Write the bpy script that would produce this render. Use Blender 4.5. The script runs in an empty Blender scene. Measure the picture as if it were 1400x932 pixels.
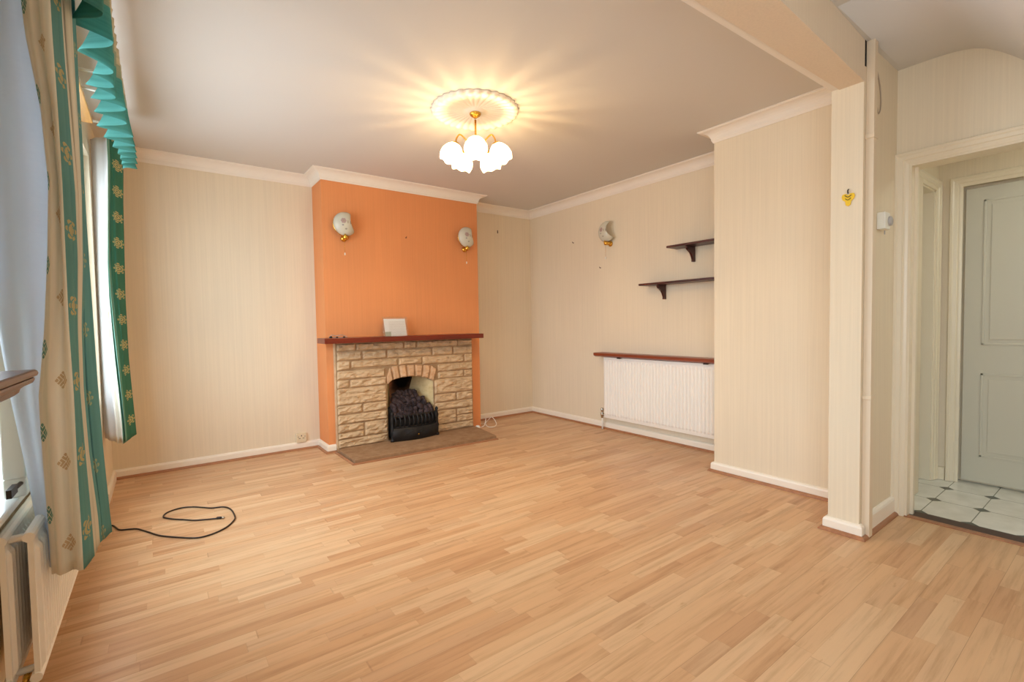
import bpy, bmesh, math, random
from mathutils import Vector, Matrix, noise
random.seed(7)
sc = bpy.context.scene
C = sc.collection
PI = math.pi

# ------------------------------------------------------------------ camera
F, YAW, PITCH, ROLL, CZ = 648.77, -0.6375, 0.0388, -0.0169, 1.0895
cy, sy = math.cos(YAW), math.sin(YAW)
fwd = Vector((-sy*math.cos(PITCH), cy*math.cos(PITCH), -math.sin(PITCH)))
rt = Vector((cy, sy, 0)); up = rt.cross(fwd)
r2 = math.cos(ROLL)*rt + math.sin(ROLL)*up; u2 = r2.cross(fwd)
cam = bpy.data.cameras.new('camera'); cam.sensor_width = 36; cam.lens = F*36/1400
cam.clip_start = 0.02; cam.clip_end = 100
co = bpy.data.objects.new('camera', cam); C.objects.link(co)
M = Matrix(((r2.x, u2.x, -fwd.x, 0), (r2.y, u2.y, -fwd.y, 0), (r2.z, u2.z, -fwd.z, CZ), (0, 0, 0, 1)))
co.matrix_world = M
sc.camera = co

# ------------------------------------------------------------------ light and exposure
vs = sc.view_settings
vs.view_transform = 'Standard'; vs.look = 'None'; vs.gamma = 1; vs.use_curve_mapping = False
EXPOSURE = 0.30
vs.exposure = EXPOSURE
SKY = 7.2          # overcast daylight outside the windows
LAMP = 9.5        # each chandelier bulb, watts
HALL = 38.0        # strength of the added, unseen hall light
w = bpy.data.worlds.new('overcast_sky'); sc.world = w; w.use_nodes = True
bg = w.node_tree.nodes['Background']; bg.inputs[0].default_value = (0.76, 0.89, 1.0, 1); bg.inputs[1].default_value = SKY
_tc = w.node_tree.nodes.new('ShaderNodeTexCoord'); _sp = w.node_tree.nodes.new('ShaderNodeSeparateXYZ'); _rp = w.node_tree.nodes.new('ShaderNodeValToRGB')
w.node_tree.links.new(_tc.outputs['Generated'], _sp.inputs[0]); w.node_tree.links.new(_sp.outputs[2], _rp.inputs[0])
_rp.color_ramp.elements[0].position = 0.0; _rp.color_ramp.elements[0].color = (.56, .62, .66, 1)      # pale ground outside
_rp.color_ramp.elements[1].position = 0.06; _rp.color_ramp.elements[1].color = (.75, .89, 1, 1)      # overcast sky
w.node_tree.links.new(_rp.outputs[0], bg.inputs[0])
def portal(name, loc, rot, sx, sz):
    l = bpy.data.lights.new(name, 'AREA'); l.shape = 'RECTANGLE'; l.size = sx; l.size_y = sz
    l.cycles.is_portal = True
    o = bpy.data.objects.new(name, l); C.objects.link(o); o.location = loc; o.rotation_euler = rot
portal('window_daylight', (-0.42, 2.98, 1.37), (0, -PI/2, 0), 1.54, 2.0)
portal('window_daylight', (-0.42, -.60, 1.37), (0, -PI/2, 0), 1.54, 2.0)  # sky portal for the added window behind the camera
sc.cycles.max_bounces = 10; sc.cycles.diffuse_bounces = 6; sc.cycles.transparent_max_bounces = 16
sc.cycles.sample_clamp_indirect = 6; sc.cycles.use_denoising = True
sc.cycles.caustics_reflective = False; sc.cycles.caustics_refractive = False

# ------------------------------------------------------------------ node helpers
def srgb(r, g, b):
    f = lambda c: (c/255/12.92 if c/255 <= .04045 else ((c/255+.055)/1.055)**2.4)
    return (f(r), f(g), f(b), 1)
def new_mat(name, col=(200, 200, 200), rough=.6, metal=0, spec=.5):
    m = bpy.data.materials.new(name); m.use_nodes = True
    b = m.node_tree.nodes['Principled BSDF']
    b.inputs['Base Color'].default_value = srgb(*col); b.inputs['Roughness'].default_value = rough
    b.inputs['Metallic'].default_value = metal; b.inputs['Specular IOR Level'].default_value = spec
    return m
class NT:
    def __init__(s, m): s.t = m.node_tree; s.n = s.t.nodes; s.l = s.t.links; s.b = s.n['Principled BSDF'] if 'Principled BSDF' in s.n else None
    def new(s, t, **k):
        n = s.n.new(t)
        for a, v in k.items(): setattr(n, a, v)
        return n
    def link(s, a, b): s.l.new(a, b)
    def set(s, sock, v):
        if hasattr(v, 'is_linked') or hasattr(v, 'links'): s.l.new(v, sock)
        else: sock.default_value = v
    def math(s, op, a, b=None, c=None, clamp=False):
        n = s.n.new('ShaderNodeMath'); n.operation = op; n.use_clamp = clamp
        s.set(n.inputs[0], a)
        if b is not None: s.set(n.inputs[1], b)
        if c is not None: s.set(n.inputs[2], c)
        return n.outputs[0]
    def pos(s, scale=(1, 1, 1), kind='Object'):
        tc = s.new('ShaderNodeTexCoord'); mp = s.new('ShaderNodeMapping')
        mp.inputs['Scale'].default_value = scale; s.link(tc.outputs[kind], mp.inputs['Vector']); return mp.outputs[0]
    def noise(s, vec, scale=5, detail=3, rough=.5):
        n = s.new('ShaderNodeTexNoise'); n.inputs['Scale'].default_value = scale
        n.inputs['Detail'].default_value = detail; n.inputs['Roughness'].default_value = rough
        s.link(vec, n.inputs['Vector']); return n.outputs['Fac']
    def ramp(s, fac, stops, interp='LINEAR'):
        n = s.new('ShaderNodeValToRGB'); n.color_ramp.interpolation = interp
        e = n.color_ramp.elements
        while len(e) < len(stops): e.new(.5)
        for i, (p, c) in enumerate(stops): e[i].position = p; e[i].color = c
        s.link(fac, n.inputs[0]); return n.outputs[0]
    def mix(s, fac, a, b, blend='MIX'):
        n = s.new('ShaderNodeMix', data_type='RGBA', blend_type=blend)
        s.set(n.inputs[0], fac); s.set(n.inputs[6], a); s.set(n.inputs[7], b); return n.outputs[2]
    def bump(s, h, strength=.3, dist=.01):
        n = s.new('ShaderNodeBump'); n.inputs['Strength'].default_value = strength; n.inputs['Distance'].default_value = dist
        s.link(h, n.inputs['Height']); s.link(n.outputs[0], s.b.inputs['Normal'])

def wallpaper(name, col, horizontal=False, stripes=1.0):
    """raised vinyl paper: fine linen with irregular vertical ribs"""
    m = new_mat(name, col, .75, 0, .3); g = NT(m)
    sc_ = (.6, 1, 1) if horizontal else (1, 1, .012)
    ribs = g.noise(g.pos((1.5, 45, 1.5) if horizontal else (45, 45, .6)), 2.2, 2.5, .6)
    fine = g.noise(g.pos((380, 380, 120)), 1.0, 2, .6)
    blot = g.noise(g.pos((1, 1, 1)), 1.8, 3, .5)
    h = g.math('ADD', g.math('MULTIPLY', ribs, 1.0), g.math('MULTIPLY', fine, .35))
    c1 = tuple(x*.965 for x in srgb(*col)[:3])+(1,); c2 = tuple(min(1, x*1.02) for x in srgb(*col)[:3])+(1,)
    cc = g.ramp(g.math('ADD', g.math('MULTIPLY', ribs, .7*stripes), g.math('MULTIPLY', blot, .3)), [(.38, c1), (.6, c2)])
    g.link(cc, g.b.inputs['Base Color'])
    g.bump(h, .16, .003)
    return m
M_paper = wallpaper('cream_wallpaper', (231, 218, 194))
M_beampaper = wallpaper('cream_beam_wallpaper', (230, 214, 192), horizontal=False)
M_orange = wallpaper('orange_painted_wallpaper', (228, 152, 98))
def mk_ceiling():
    m = new_mat('ceiling_paint', (214, 211, 206), .85, 0, .2); g = NT(m)
    f = g.noise(g.pos((300, 300, 300)), 1, 2); g.bump(f, .15, .002); return m
M_ceil = mk_ceiling()
M_white = new_mat('white_gloss_paint', (244, 236, 222), .38)
M_coving = new_mat('coving_paint', (240, 233, 222), .6)
M_trimcream = new_mat('cream_gloss_woodwork', (232, 220, 196), .33)
M_doorpaint = new_mat('cream_door_paint', (204, 200, 184), .35)
M_radwhite = new_mat('radiator_enamel', (244, 241, 234), .3)
M_upvc = new_mat('window_frame_plastic', (238, 242, 240), .35)
M_brass = new_mat('polished_brass', (225, 175, 75), .18, 1)
M_chrome = new_mat('chrome', (190, 188, 180), .25, 1)
M_black = new_mat('black_rubber', (38, 26, 20), .45)
M_iron = new_mat('black_cast_iron', (30, 29, 30), .5, .3)
M_plasticw = new_mat('white_plastic', (238, 236, 226), .4)
M_plastick = new_mat('ivory_socket_plastic', (226, 212, 182), .4)
M_greyp = new_mat('grey_plastic', (176, 172, 172), .4)
M_yellow = new_mat('yellow_plastic', (240, 200, 40), .4)
M_dark = new_mat('dark_void', (12, 10, 9), .9)

def wood(name, c1, c2, rough=.35, axis=0, scale=8):
    m = new_mat(name, c1, rough); g = NT(m)
    s = [30, 30, 30]; s[axis] = 2.0
    n = g.noise(g.pos(tuple(s)), 1, 5, .65)
    g.link(g.ramp(n, [(.3, srgb(*c1)), (.7, srgb(*c2))]), g.b.inputs['Base Color']); g.bump(n, .08, .002)
    return m
M_mantel = wood('mahogany_stained_mantel_wood', (96, 30, 14), (134, 48, 24), .3, 0)
M_shelf = wood('dark_mahogany_shelf_wood', (56, 22, 18), (84, 34, 26), .35, 1)
M_radshelf = wood('reddish_mahogany_shelf_wood', (116, 50, 30), (150, 74, 46), .32, 1)
M_ledge = wood('brown_moulded_shelf_wood', (84, 52, 38), (116, 76, 58), .35, 1)
M_batten = wood('varnished_pine_batten', (190, 130, 60), (226, 168, 88), .25, 1)
M_beading = wood('brown_beading_wood', (150, 100, 68), (178, 124, 86), .4, 0)
M_thresh = new_mat('dark_brown_threshold', (74, 52, 44), .5)

def mk_floor():
    m = new_mat('beech_strip_laminate', (210, 160, 110), .34, 0, .45); g = NT(m)
    tc = g.new('ShaderNodeTexCoord'); sp = g.new('ShaderNodeSeparateXYZ'); g.link(tc.outputs['Object'], sp.inputs[0])
    x, y = sp.outputs[0], sp.outputs[1]
    W = 0.0575
    yr = g.math('DIVIDE', y, W); row = g.math('FLOOR', yr); fy = g.math('FRACT', yr)
    def rnd(a, b=None):
        cb = g.new('ShaderNodeCombineXYZ'); g.set(cb.inputs[0], a)
        if b is not None: g.set(cb.inputs[1], b)
        wn = g.new('ShaderNodeTexWhiteNoise', noise_dimensions='3D'); g.link(cb.outputs[0], wn.inputs[0]); return wn.outputs[0]
    L = g.math('ADD', g.math('MULTIPLY', rnd(row, 3.3), .24), .30)
    xs = g.math('DIVIDE', g.math('ADD', x, g.math('MULTIPLY', rnd(row), 3.0)), L)
    # irregular joints: warp the run so that blocks differ in length
    xw = g.math('ADD', xs, g.math('MULTIPLY', g.math('SINE', g.math('MULTIPLY', xs, 2.4)), .33))
    blk = g.math('FLOOR', xw); fx = g.math('FRACT', xw)
    r = rnd(row, blk)
    base = g.ramp(r, [(0, srgb(197, 152, 112)), (.22, srgb(206, 163, 122)), (.55, srgb(212, 172, 131)), (.8, srgb(217, 182, 143)), (1, srgb(199, 157, 119))])
    cb = g.new('ShaderNodeCombineXYZ')
    g.set(cb.inputs[0], g.math('ADD', g.math('MULTIPLY', x, 2.2), g.math('MULTIPLY', r, 37.0)))
    g.set(cb.inputs[1], g.math('MULTIPLY', y, 38.0)); g.set(cb.inputs[2], g.math('MULTIPLY', r, 11.0))
    gr = g.noise(cb.outputs[0], 1.0, 6, .62)
    gc = g.ramp(gr, [(.28, (.76, .70, .63, 1)), (.52, (1, 1, 1, 1)), (.75, (1.06, 1.05, 1.03, 1))])
    col = g.mix(1.0, base, gc, 'MULTIPLY')
    # knots and darker flecks
    cb2 = g.new('ShaderNodeCombineXYZ'); g.set(cb2.inputs[0], g.math('MULTIPLY', x, 9.0)); g.set(cb2.inputs[1], g.math('MULTIPLY', y, 34.0)); g.set(cb2.inputs[2], g.math('MULTIPLY', r, 5.0))
    kn = g.ramp(g.noise(cb2.outputs[0], 1.0, 3, .6), [(.22, (.80, .72, .64, 1)), (.34, (1, 1, 1, 1))])
    col = g.mix(1.0, col, kn, 'MULTIPLY')
    # seams
    sy_ = g.math('LESS_THAN', fy, .02)
    plank = g.math('LESS_THAN', g.math('FRACT', g.math('DIVIDE', g.math('ADD', row, .5), 3.0)), .34)
    seam = g.math('MULTIPLY', sy_, g.math('ADD', g.math('MULTIPLY', plank, .35), .18))
    sx_ = g.math('MULTIPLY', g.math('LESS_THAN', fx, .004), .2)
    col = g.mix(g.math('MAXIMUM', seam, sx_), col, srgb(120, 74, 44))
    g.link(col, g.b.inputs['Base Color'])
    g.link(g.ramp(gr, [(.3, (.38, .38, .38, 1)), (.7, (.31, .31, .31, 1))]), g.b.inputs['Roughness'])
    g.bump(gr, .03, .001)
    return m
M_floor = mk_floor()

def mk_tiles():
    m = new_mat('octagon_tile', (226, 224, 214), .22, 0, .5); g = NT(m)
    tc = g.new('ShaderNodeTexCoord'); sp = g.new('ShaderNodeSeparateXYZ'); g.link(tc.outputs['Object'], sp.inputs[0])
    DX, DY, OX, OY = .2965, .204, 3.358, .547
    fx = g.math('FRACT', g.math('ADD', g.math('DIVIDE', g.math('SUBTRACT', sp.outputs[0], OX), DX), 100.5))
    fy = g.math('FRACT', g.math('ADD', g.math('DIVIDE', g.math('SUBTRACT', sp.outputs[1], OY), DY), 100.5))
    ax = g.math('MULTIPLY', g.math('ABSOLUTE', g.math('SUBTRACT', fx, .5)), DX)
    ay = g.math('MULTIPLY', g.math('ABSOLUTE', g.math('SUBTRACT', fy, .5)), DY)
    dia = g.math('LESS_THAN', g.math('ADD', ax, ay), .036)
    rim = g.math('LESS_THAN', g.math('ADD', ax, ay), .039)
    line = g.math('MAXIMUM', g.math('LESS_THAN', ax, .0022), g.math('LESS_THAN', ay, .0022))
    line = g.math('MAXIMUM', line, rim)
    n = g.noise(g.pos((6, 6, 6)), 1.5, 4)
    tile = g.ramp(n, [(.35, srgb(222, 221, 212)), (.65, srgb(236, 235, 228))])
    col = g.mix(line, tile, srgb(128, 128, 118)); col = g.mix(dia, col, srgb(74, 82, 72))
    g.link(col, g.b.inputs['Base Color']); return m
M_tile = mk_tiles()

def mk_stone(name, c1, c2, c3):
    m = new_mat(name, c1, .9, 0, .2); g = NT(m)
    n = g.noise(g.pos((14, 14, 22)), 1, 6, .65); n2 = g.noise(g.pos((120, 120, 160)), 1, 3, .6)
    col = g.ramp(n, [(.3, srgb(*c1)), (.5, srgb(*c2)), (.72, srgb(*c3))])
    g.link(col, g.b.inputs['Base Color']); g.bump(g.math('ADD', n, g.math('MULTIPLY', n2, .5)), .55, .006); return m
M_stone = mk_stone('buff_reconstituted_stone', (190, 160, 126), (206, 178, 142), (220, 194, 160))
M_vouss = mk_stone('pinkish_arch_stone', (198, 158, 122), (212, 174, 136), (224, 190, 152))
M_mortar = mk_stone('grey_buff_mortar', (150, 122, 92), (166, 138, 106), (178, 150, 118))
M_hearth = mk_stone('brown_hearth_stone', (144, 110, 80), (160, 126, 94), (174, 142, 110))
M_firebrick = mk_stone('cream_firebrick', (206, 178, 128), (222, 196, 146), (232, 208, 160))
def mk_soot():
    m = new_mat('sooted_fireback', (170, 110, 70), .95, 0, .1); g = NT(m)
    tc = g.new('ShaderNodeTexCoord'); sp = g.new('ShaderNodeSeparateXYZ'); g.link(tc.outputs['Object'], sp.inputs[0])
    dx = g.math('DIVIDE', g.math('SUBTRACT', sp.outputs[0], 1.90), .10); dz = g.math('DIVIDE', g.math('SUBTRACT', sp.outputs[2], .62), .17)
    d = g.math('SQRT', g.math('ADD', g.math('MULTIPLY', dx, dx), g.math('MULTIPLY', dz, dz)))
    n = g.noise(g.pos((18, 18, 18)), 1, 4)
    f = g.math('MULTIPLY', g.math('ADD', d, g.math('MULTIPLY', g.math('SUBTRACT', n, .5), .6)), .5)
    g.link(g.ramp(f, [(.40, srgb(20, 16, 13)), (.58, srgb(84, 56, 40)), (.85, srgb(206, 142, 100))]), g.b.inputs['Base Color']); return m
M_soot = mk_soot()
M_coal = mk_stone('ceramic_coal', (26, 22, 24), (58, 48, 50), (92, 76, 76))

# fabric with printed bands; UV.x runs over bands 0..5, UV.y = height in metres
def mk_fabric(name, bands, motifs, trans=.35):
    """bands: colours of unit-wide bands; motifs: (band, centre, half_w_in_band, half_h_m, period_m, phase, colour, kind)"""
    m = bpy.data.materials.new(name); m.use_nodes = True; g = NT(m)
    tc = g.new('ShaderNodeTexCoord'); sp = g.new('ShaderNodeSeparateXYZ'); g.link(tc.outputs['UV'], sp.inputs[0])
    u, v = sp.outputs[0], sp.outputs[1]
    nb = len(bands)
    col = g.ramp(g.math('DIVIDE', u, float(nb)), [((i+.001)/nb if i else 0, srgb(*c)) for i, c in enumerate(bands)], 'CONSTANT')
    # soft watered variation down the cloth
    cb = g.new('ShaderNodeCombineXYZ'); g.set(cb.inputs[0], g.math('MULTIPLY', u, 6.0)); g.set(cb.inputs[1], g.math('MULTIPLY', v, 1.6))
    wv = g.ramp(g.noise(cb.outputs[0], 1.0, 3), [(.3, (.86, .9, .88, 1)), (.6, (1.04, 1.03, 1.02, 1))])
    col = g.mix(1.0, col, wv, 'MULTIPLY')
    nz = g.noise(g.pos((90, 90, 90)), 1, 2)
    for (b, c0, hw, hh, per, ph, cc, kind) in motifs:
        a = g.math('DIVIDE', g.math('ABSOLUTE', g.math('SUBTRACT', u, b+c0)), hw)
        t = g.math('FRACT', g.math('DIVIDE', g.math('ADD', v, ph+50*per), per))
        bb = g.math('DIVIDE', g.math('MULTIPLY', g.math('ABSOLUTE', g.math('SUBTRACT', t, .5)), per), hh)
        if kind == 'leaf':      # diamond made of crossing leaf strokes
            d = g.math('ADD', a, bb)
            st = g.math('GREATER_THAN', g.math('ABSOLUTE', g.math('SINE', g.math('MULTIPLY', g.math('SUBTRACT', a, bb), 7.0))), .35)
            msk = g.math('MULTIPLY', g.math('LESS_THAN', g.math('ADD', d, g.math('MULTIPLY', nz, .3)), 1.1), st)
        else:                   # ragged flower of petals
            ang = g.math('ARCTAN2', bb, a)
            rr = g.math('SQRT', g.math('ADD', g.math('MULTIPLY', a, a), g.math('MULTIPLY', bb, bb)))
            pet = g.math('ADD', .55, g.math('MULTIPLY', g.math('ABSOLUTE', g.math('COSINE', g.math('MULTIPLY', ang, 4.0))), .5))
            msk = g.math('MULTIPLY', g.math('LESS_THAN', rr, pet), g.math('GREATER_THAN', g.math('FRACT', g.math('MULTIPLY', rr, 3.0)), .3))
        col = g.mix(g.math('MULTIPLY', msk, .85), col, srgb(*cc))
    b = g.b; b.inputs['Roughness'].default_value = .8; b.inputs['Specular IOR Level'].default_value = .15
    g.link(col, b.inputs['Base Color'])
    tr = g.new('ShaderNodeBsdfTranslucent'); g.link(col, tr.inputs[0])
    mx = g.new('ShaderNodeMixShader'); mx.inputs[0].default_value = trans
    g.link(b.outputs[0], mx.inputs[1]); g.link(tr.outputs[0], mx.inputs[2])
    g.link(mx.outputs[0], g.n['Material Output'].inputs[0]); return m
TEAL, CREAM, PALE = (98, 154, 156), (244, 239, 228), (214, 210, 196)
M_curt = mk_fabric('striped_curtain_fabric', [CREAM, CREAM, TEAL, PALE, TEAL],
    [(1, .06, .20, .030, .235, .02, (70, 150, 138), 'leaf'), (1, .62, .20, .028, .235, .11, (206, 180, 140), 'leaf'),
     (2, .55, .42, .035, .22, .05, (196, 180, 128), 'flower'), (4, .35, .25, .030, .22, .12, (170, 176, 140), 'flower')], .22)
M_curt2 = mk_fabric('green_side_of_curtain_fabric', [CREAM, (120, 168, 150), (64, 128, 108), (58, 120, 104)],
    [(2, .55, .42, .034, .16, .05, (206, 196, 140), 'flower'), (3, .55, .35, .030, .16, .10, (186, 180, 126), 'flower')], .12)
M_frill = mk_fabric('frilled_valance_fabric', [(100, 172, 166), (104, 174, 168), (180, 188, 166), (220, 212, 188)], [], .45)
def mk_lining(name, col, trans):
    m = bpy.data.materials.new(name); m.use_nodes = True; g = NT(m)
    b = g.b; b.inputs['Base Color'].default_value = srgb(*col); b.inputs['Roughness'].default_value = .85; b.inputs['Specular IOR Level'].default_value = .1
    tr = g.new('ShaderNodeBsdfTranslucent'); tr.inputs[0].default_value = srgb(*col)
    mx = g.new('ShaderNodeMixShader'); mx.inputs[0].default_value = trans
    n = g.noise(g.pos((4, 4, 9)), 1.5, 3); bp_ = g.new('ShaderNodeBump'); bp_.inputs['Strength'].default_value = .25; bp_.inputs['Distance'].default_value = .02
    g.link(n, bp_.inputs['Height']); g.link(bp_.outputs[0], b.inputs['Normal']); g.link(bp_.outputs[0], tr.inputs['Normal'])
    g.link(b.outputs[0], mx.inputs[1]); g.link(tr.outputs[0], mx.inputs[2]); g.link(mx.outputs[0], g.n['Material Output'].inputs[0]); return m
M_lining = mk_lining('white_curtain_lining', (238, 238, 238), .5)
M_lining_grey = mk_lining('thick_curtain_lining', (230, 236, 246), .42)
def mk_glass():
    m = bpy.data.materials.new('window_glass'); m.use_nodes = True; g = NT(m)
    t = g.new('ShaderNodeBsdfTransparent'); gl = g.new('ShaderNodeBsdfGlossy'); gl.inputs['Roughness'].default_value = .02
    mx = g.new('ShaderNodeMixShader'); mx.inputs[0].default_value = .06
    g.link(t.outputs[0], mx.inputs[1]); g.link(gl.outputs[0], mx.inputs[2]); g.link(mx.outputs[0], g.n['Material Output'].inputs[0]); return m
M_glass = mk_glass()
def mk_shade():
    """pressed opal glass: thin clear flutes between milky ribs (UV.x = turns round the shade)"""
    m = bpy.data.materials.new('fluted_opal_glass'); m.use_nodes = True; g = NT(m)
    tc = g.new('ShaderNodeTexCoord'); sp = g.new('ShaderNodeSeparateXYZ'); g.link(tc.outputs['UV'], sp.inputs[0])
    rib = g.math('POWER', g.math('ABSOLUTE', g.math('SINE', g.math('MULTIPLY', sp.outputs[0], PI*17))), 2.0)
    b = g.b; b.inputs['Base Color'].default_value = srgb(250, 244, 232); b.inputs['Roughness'].default_value = .2
    tr = g.new('ShaderNodeBsdfTranslucent'); tr.inputs[0].default_value = srgb(255, 244, 224)
    mx = g.new('ShaderNodeMixShader'); mx.inputs[0].default_value = .6
    g.link(b.outputs[0], mx.inputs[1]); g.link(tr.outputs[0], mx.inputs[2])
    tp = g.new('ShaderNodeBsdfTransparent'); tp.inputs[0].default_value = (1, .93, .8, 1)
    m2 = g.new('ShaderNodeMixShader'); g.link(g.math('ADD', g.math('MULTIPLY', rib, .30), .08), m2.inputs[0])
    g.link(mx.outputs[0], m2.inputs[1]); g.link(tp.outputs[0], m2.inputs[2]); g.link(m2.outputs[0], g.n['Material Output'].inputs[0]); return m
M_shade = mk_shade()
def mk_bulb():
    m = bpy.data.materials.new('lit_bulb_glass'); m.use_nodes = True; g = NT(m)
    t = g.new('ShaderNodeBsdfTransparent'); e = g.new('ShaderNodeEmission'); e.inputs[0].default_value = (1, .8, .5, 1); e.inputs[1].default_value = 6
    ad = g.new('ShaderNodeAddShader'); g.link(t.outputs[0], ad.inputs[0]); g.link(e.outputs[0], ad.inputs[1]); g.link(ad.outputs[0], g.n['Material Output'].inputs[0]); return m
M_bulb = mk_bulb()
def mk_sconce():
    m = new_mat('patterned_opal_glass', (216, 212, 192), .22); g = NT(m)
    tc = g.new('ShaderNodeTexCoord'); sp = g.new('ShaderNodeSeparateXYZ'); g.link(tc.outputs['UV'], sp.inputs[0])
    u, v = sp.outputs[0], sp.outputs[1]
    col = srgb(204, 203, 188); cur = None
    def blob(cur, cx, cy_, rx, ry, c, ring=False):
        a = g.math('DIVIDE', g.math('SUBTRACT', u, cx), rx); b_ = g.math('DIVIDE', g.math('SUBTRACT', v, cy_), ry)
        d = g.math('SQRT', g.math('ADD', g.math('MULTIPLY', a, a), g.math('MULTIPLY', b_, b_)))
        msk = g.math('LESS_THAN', d, 1.0)
        if ring: msk = g.math('MULTIPLY', msk, g.math('GREATER_THAN', d, .45))
        return g.mix(g.math('MULTIPLY', msk, .7), cur, srgb(*c))
    cur = col
    for k in range(6):
        a = k*PI/3
        cur = blob(cur, -.028+.014*math.cos(a), .018+.014*math.sin(a), .009, .009, (166, 128, 132))
    cur = blob(cur, -.028, .018, .005, .005, (150, 110, 60))
    cur = blob(cur, .006, .010, .006, .014, (160, 150, 130)); cur = blob(cur, .030, .006, .005, .015, (140, 132, 116))
    cur = blob(cur, -.034, -.018, .008, .006, (120, 116, 130)); cur = blob(cur, -.008, -.048, .009, .006, (130, 128, 116))
    g.link(cur, g.b.inputs['Base Color'])
    return m
M_sconce = mk_sconce()

# ------------------------------------------------------------------ mesh helpers
def obj(name, bm, mat, parent=None, smooth=False, bevel=0, recalc=True):
    if recalc: bmesh.ops.recalc_face_normals(bm, faces=bm.faces[:])
    me = bpy.data.meshes.new(name); bm.to_mesh(me); bm.free()
    if smooth:
        for p in me.polygons: p.use_smooth = True
    mats = mat if isinstance(mat, (list, tuple)) else [mat]
    for m in mats: me.materials.append(m)
    o = bpy.data.objects.new(name, me); C.objects.link(o)
    if parent is not None:
        o.parent = parent
        o.matrix_parent_inverse = Matrix.Translation(parent.location).inverted() if parent.type == 'EMPTY' or parent.location.length > 0 else Matrix()
    if bevel:
        md = o.modifiers.new('bevel', 'BEVEL'); md.width = bevel; md.segments = 2; md.limit_method = 'ANGLE'
    return o
def tag(o, label, cat, group=None, kind=None):
    o['label'] = label; o['category'] = cat
    if group: o['group'] = group
    if kind: o['kind'] = kind
    return o
def struct(o, label, cat):
    o['kind'] = 'structure'; o['label'] = label; o['category'] = cat; return o
def thing(name, label, cat, loc=(0, 0, 0), group=None):
    o = bpy.data.objects.new(name, None); C.objects.link(o); o.location = loc; o.empty_display_size = .05
    return tag(o, label, cat, group)
def box(bm, x0, y0, z0, x1, y1, z1, mi=0):
    v = [bm.verts.new(p) for p in ((x0, y0, z0), (x1, y0, z0), (x1, y1, z0), (x0, y1, z0), (x0, y0, z1), (x1, y0, z1), (x1, y1, z1), (x0, y1, z1))]
    for f in ((0, 3, 2, 1), (4, 5, 6, 7), (0, 1, 5, 4), (1, 2, 6, 5), (2, 3, 7, 6), (3, 0, 4, 7)):
        fc = bm.faces.new([v[i] for i in f]); fc.material_index = mi
    return bm
def boxes(*bs):
    bm = bmesh.new()
    for b in bs: box(bm, *b)
    return bm
def prism(bm, pts, plane, a0, a1):
    """polygon pts in a plane ('xz','yz','xy') extruded along the third axis from a0 to a1"""
    def P(p, a):
        return {'xz': (p[0], a, p[1]), 'yz': (a, p[0], p[1]), 'xy': (p[0], p[1], a)}[plane]
    A = [bm.verts.new(P(p, a0)) for p in pts]; B = [bm.verts.new(P(p, a1)) for p in pts]
    n = len(pts)
    fa = bm.faces.new(A); fb = bm.faces.new(B[::-1])
    for i in range(n): bm.faces.new((A[i], A[(i+1) % n], B[(i+1) % n], B[i]))
    if n > 4:
        fa.normal_update(); fb.normal_update(); bmesh.ops.triangulate(bm, faces=[fa, fb], ngon_method='EAR_CLIP')
    return bm
def tube(bm, pts, r, seg=10, cap=True):
    pts = [Vector(p) for p in pts]; rings = []
    prev = None
    for i, p in enumerate(pts):
        t = (pts[min(i+1, len(pts)-1)] - pts[max(i-1, 0)]).normalized()
        if prev is None:
            a = Vector((0, 0, 1)) if abs(t.z) < .9 else Vector((1, 0, 0)); n = t.cross(a).normalized()
        else:
            n = (prev - t*prev.dot(t)).normalized()
        prev = n; b = t.cross(n)
        rr = r[i] if isinstance(r, (list, tuple)) else r
        rings.append([bm.verts.new(p + (n*math.cos(2*PI*k/seg)+b*math.sin(2*PI*k/seg))*rr) for k in range(seg)])
    for i in range(len(rings)-1):
        for k in range(seg):
            bm.faces.new((rings[i][k], rings[i][(k+1) % seg], rings[i+1][(k+1) % seg], rings[i+1][k]))
    if cap: bm.faces.new(rings[0][::-1]); bm.faces.new(rings[-1])
    return bm
def smooth_path(pts, n=6):
    pts = [Vector(p) for p in pts]; out = []
    for i in range(len(pts)-1):
        p0, p1, p2, p3 = pts[max(i-1, 0)], pts[i], pts[i+1], pts[min(i+2, len(pts)-1)]
        for k in range(n):
            t = k/n
            out.append(.5*((2*p1)+(p2-p0)*t+(2*p0-5*p1+4*p2-p3)*t*t+(3*p1-p0-3*p2+p3)*t**3))
    out.append(pts[-1]); return out
def lathe(bm, prof, centre=(0, 0, 0), seg=24, mat4=None):
    """prof = (radius, height) pairs round the z axis"""
    T = mat4 or Matrix.Translation(centre); rings = []
    for (r, z) in prof:
        rings.append([bm.verts.new(T @ Vector((max(r, 1e-4)*math.cos(2*PI*k/seg), max(r, 1e-4)*math.sin(2*PI*k/seg), z))) for k in range(seg)])
    for i in range(len(rings)-1):
        for k in range(seg): bm.faces.new((rings[i][k], rings[i][(k+1) % seg], rings[i+1][(k+1) % seg], rings[i+1][k]))
    bm.faces.new(rings[0][::-1]); bm.faces.new(rings[-1]); return bm
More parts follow.
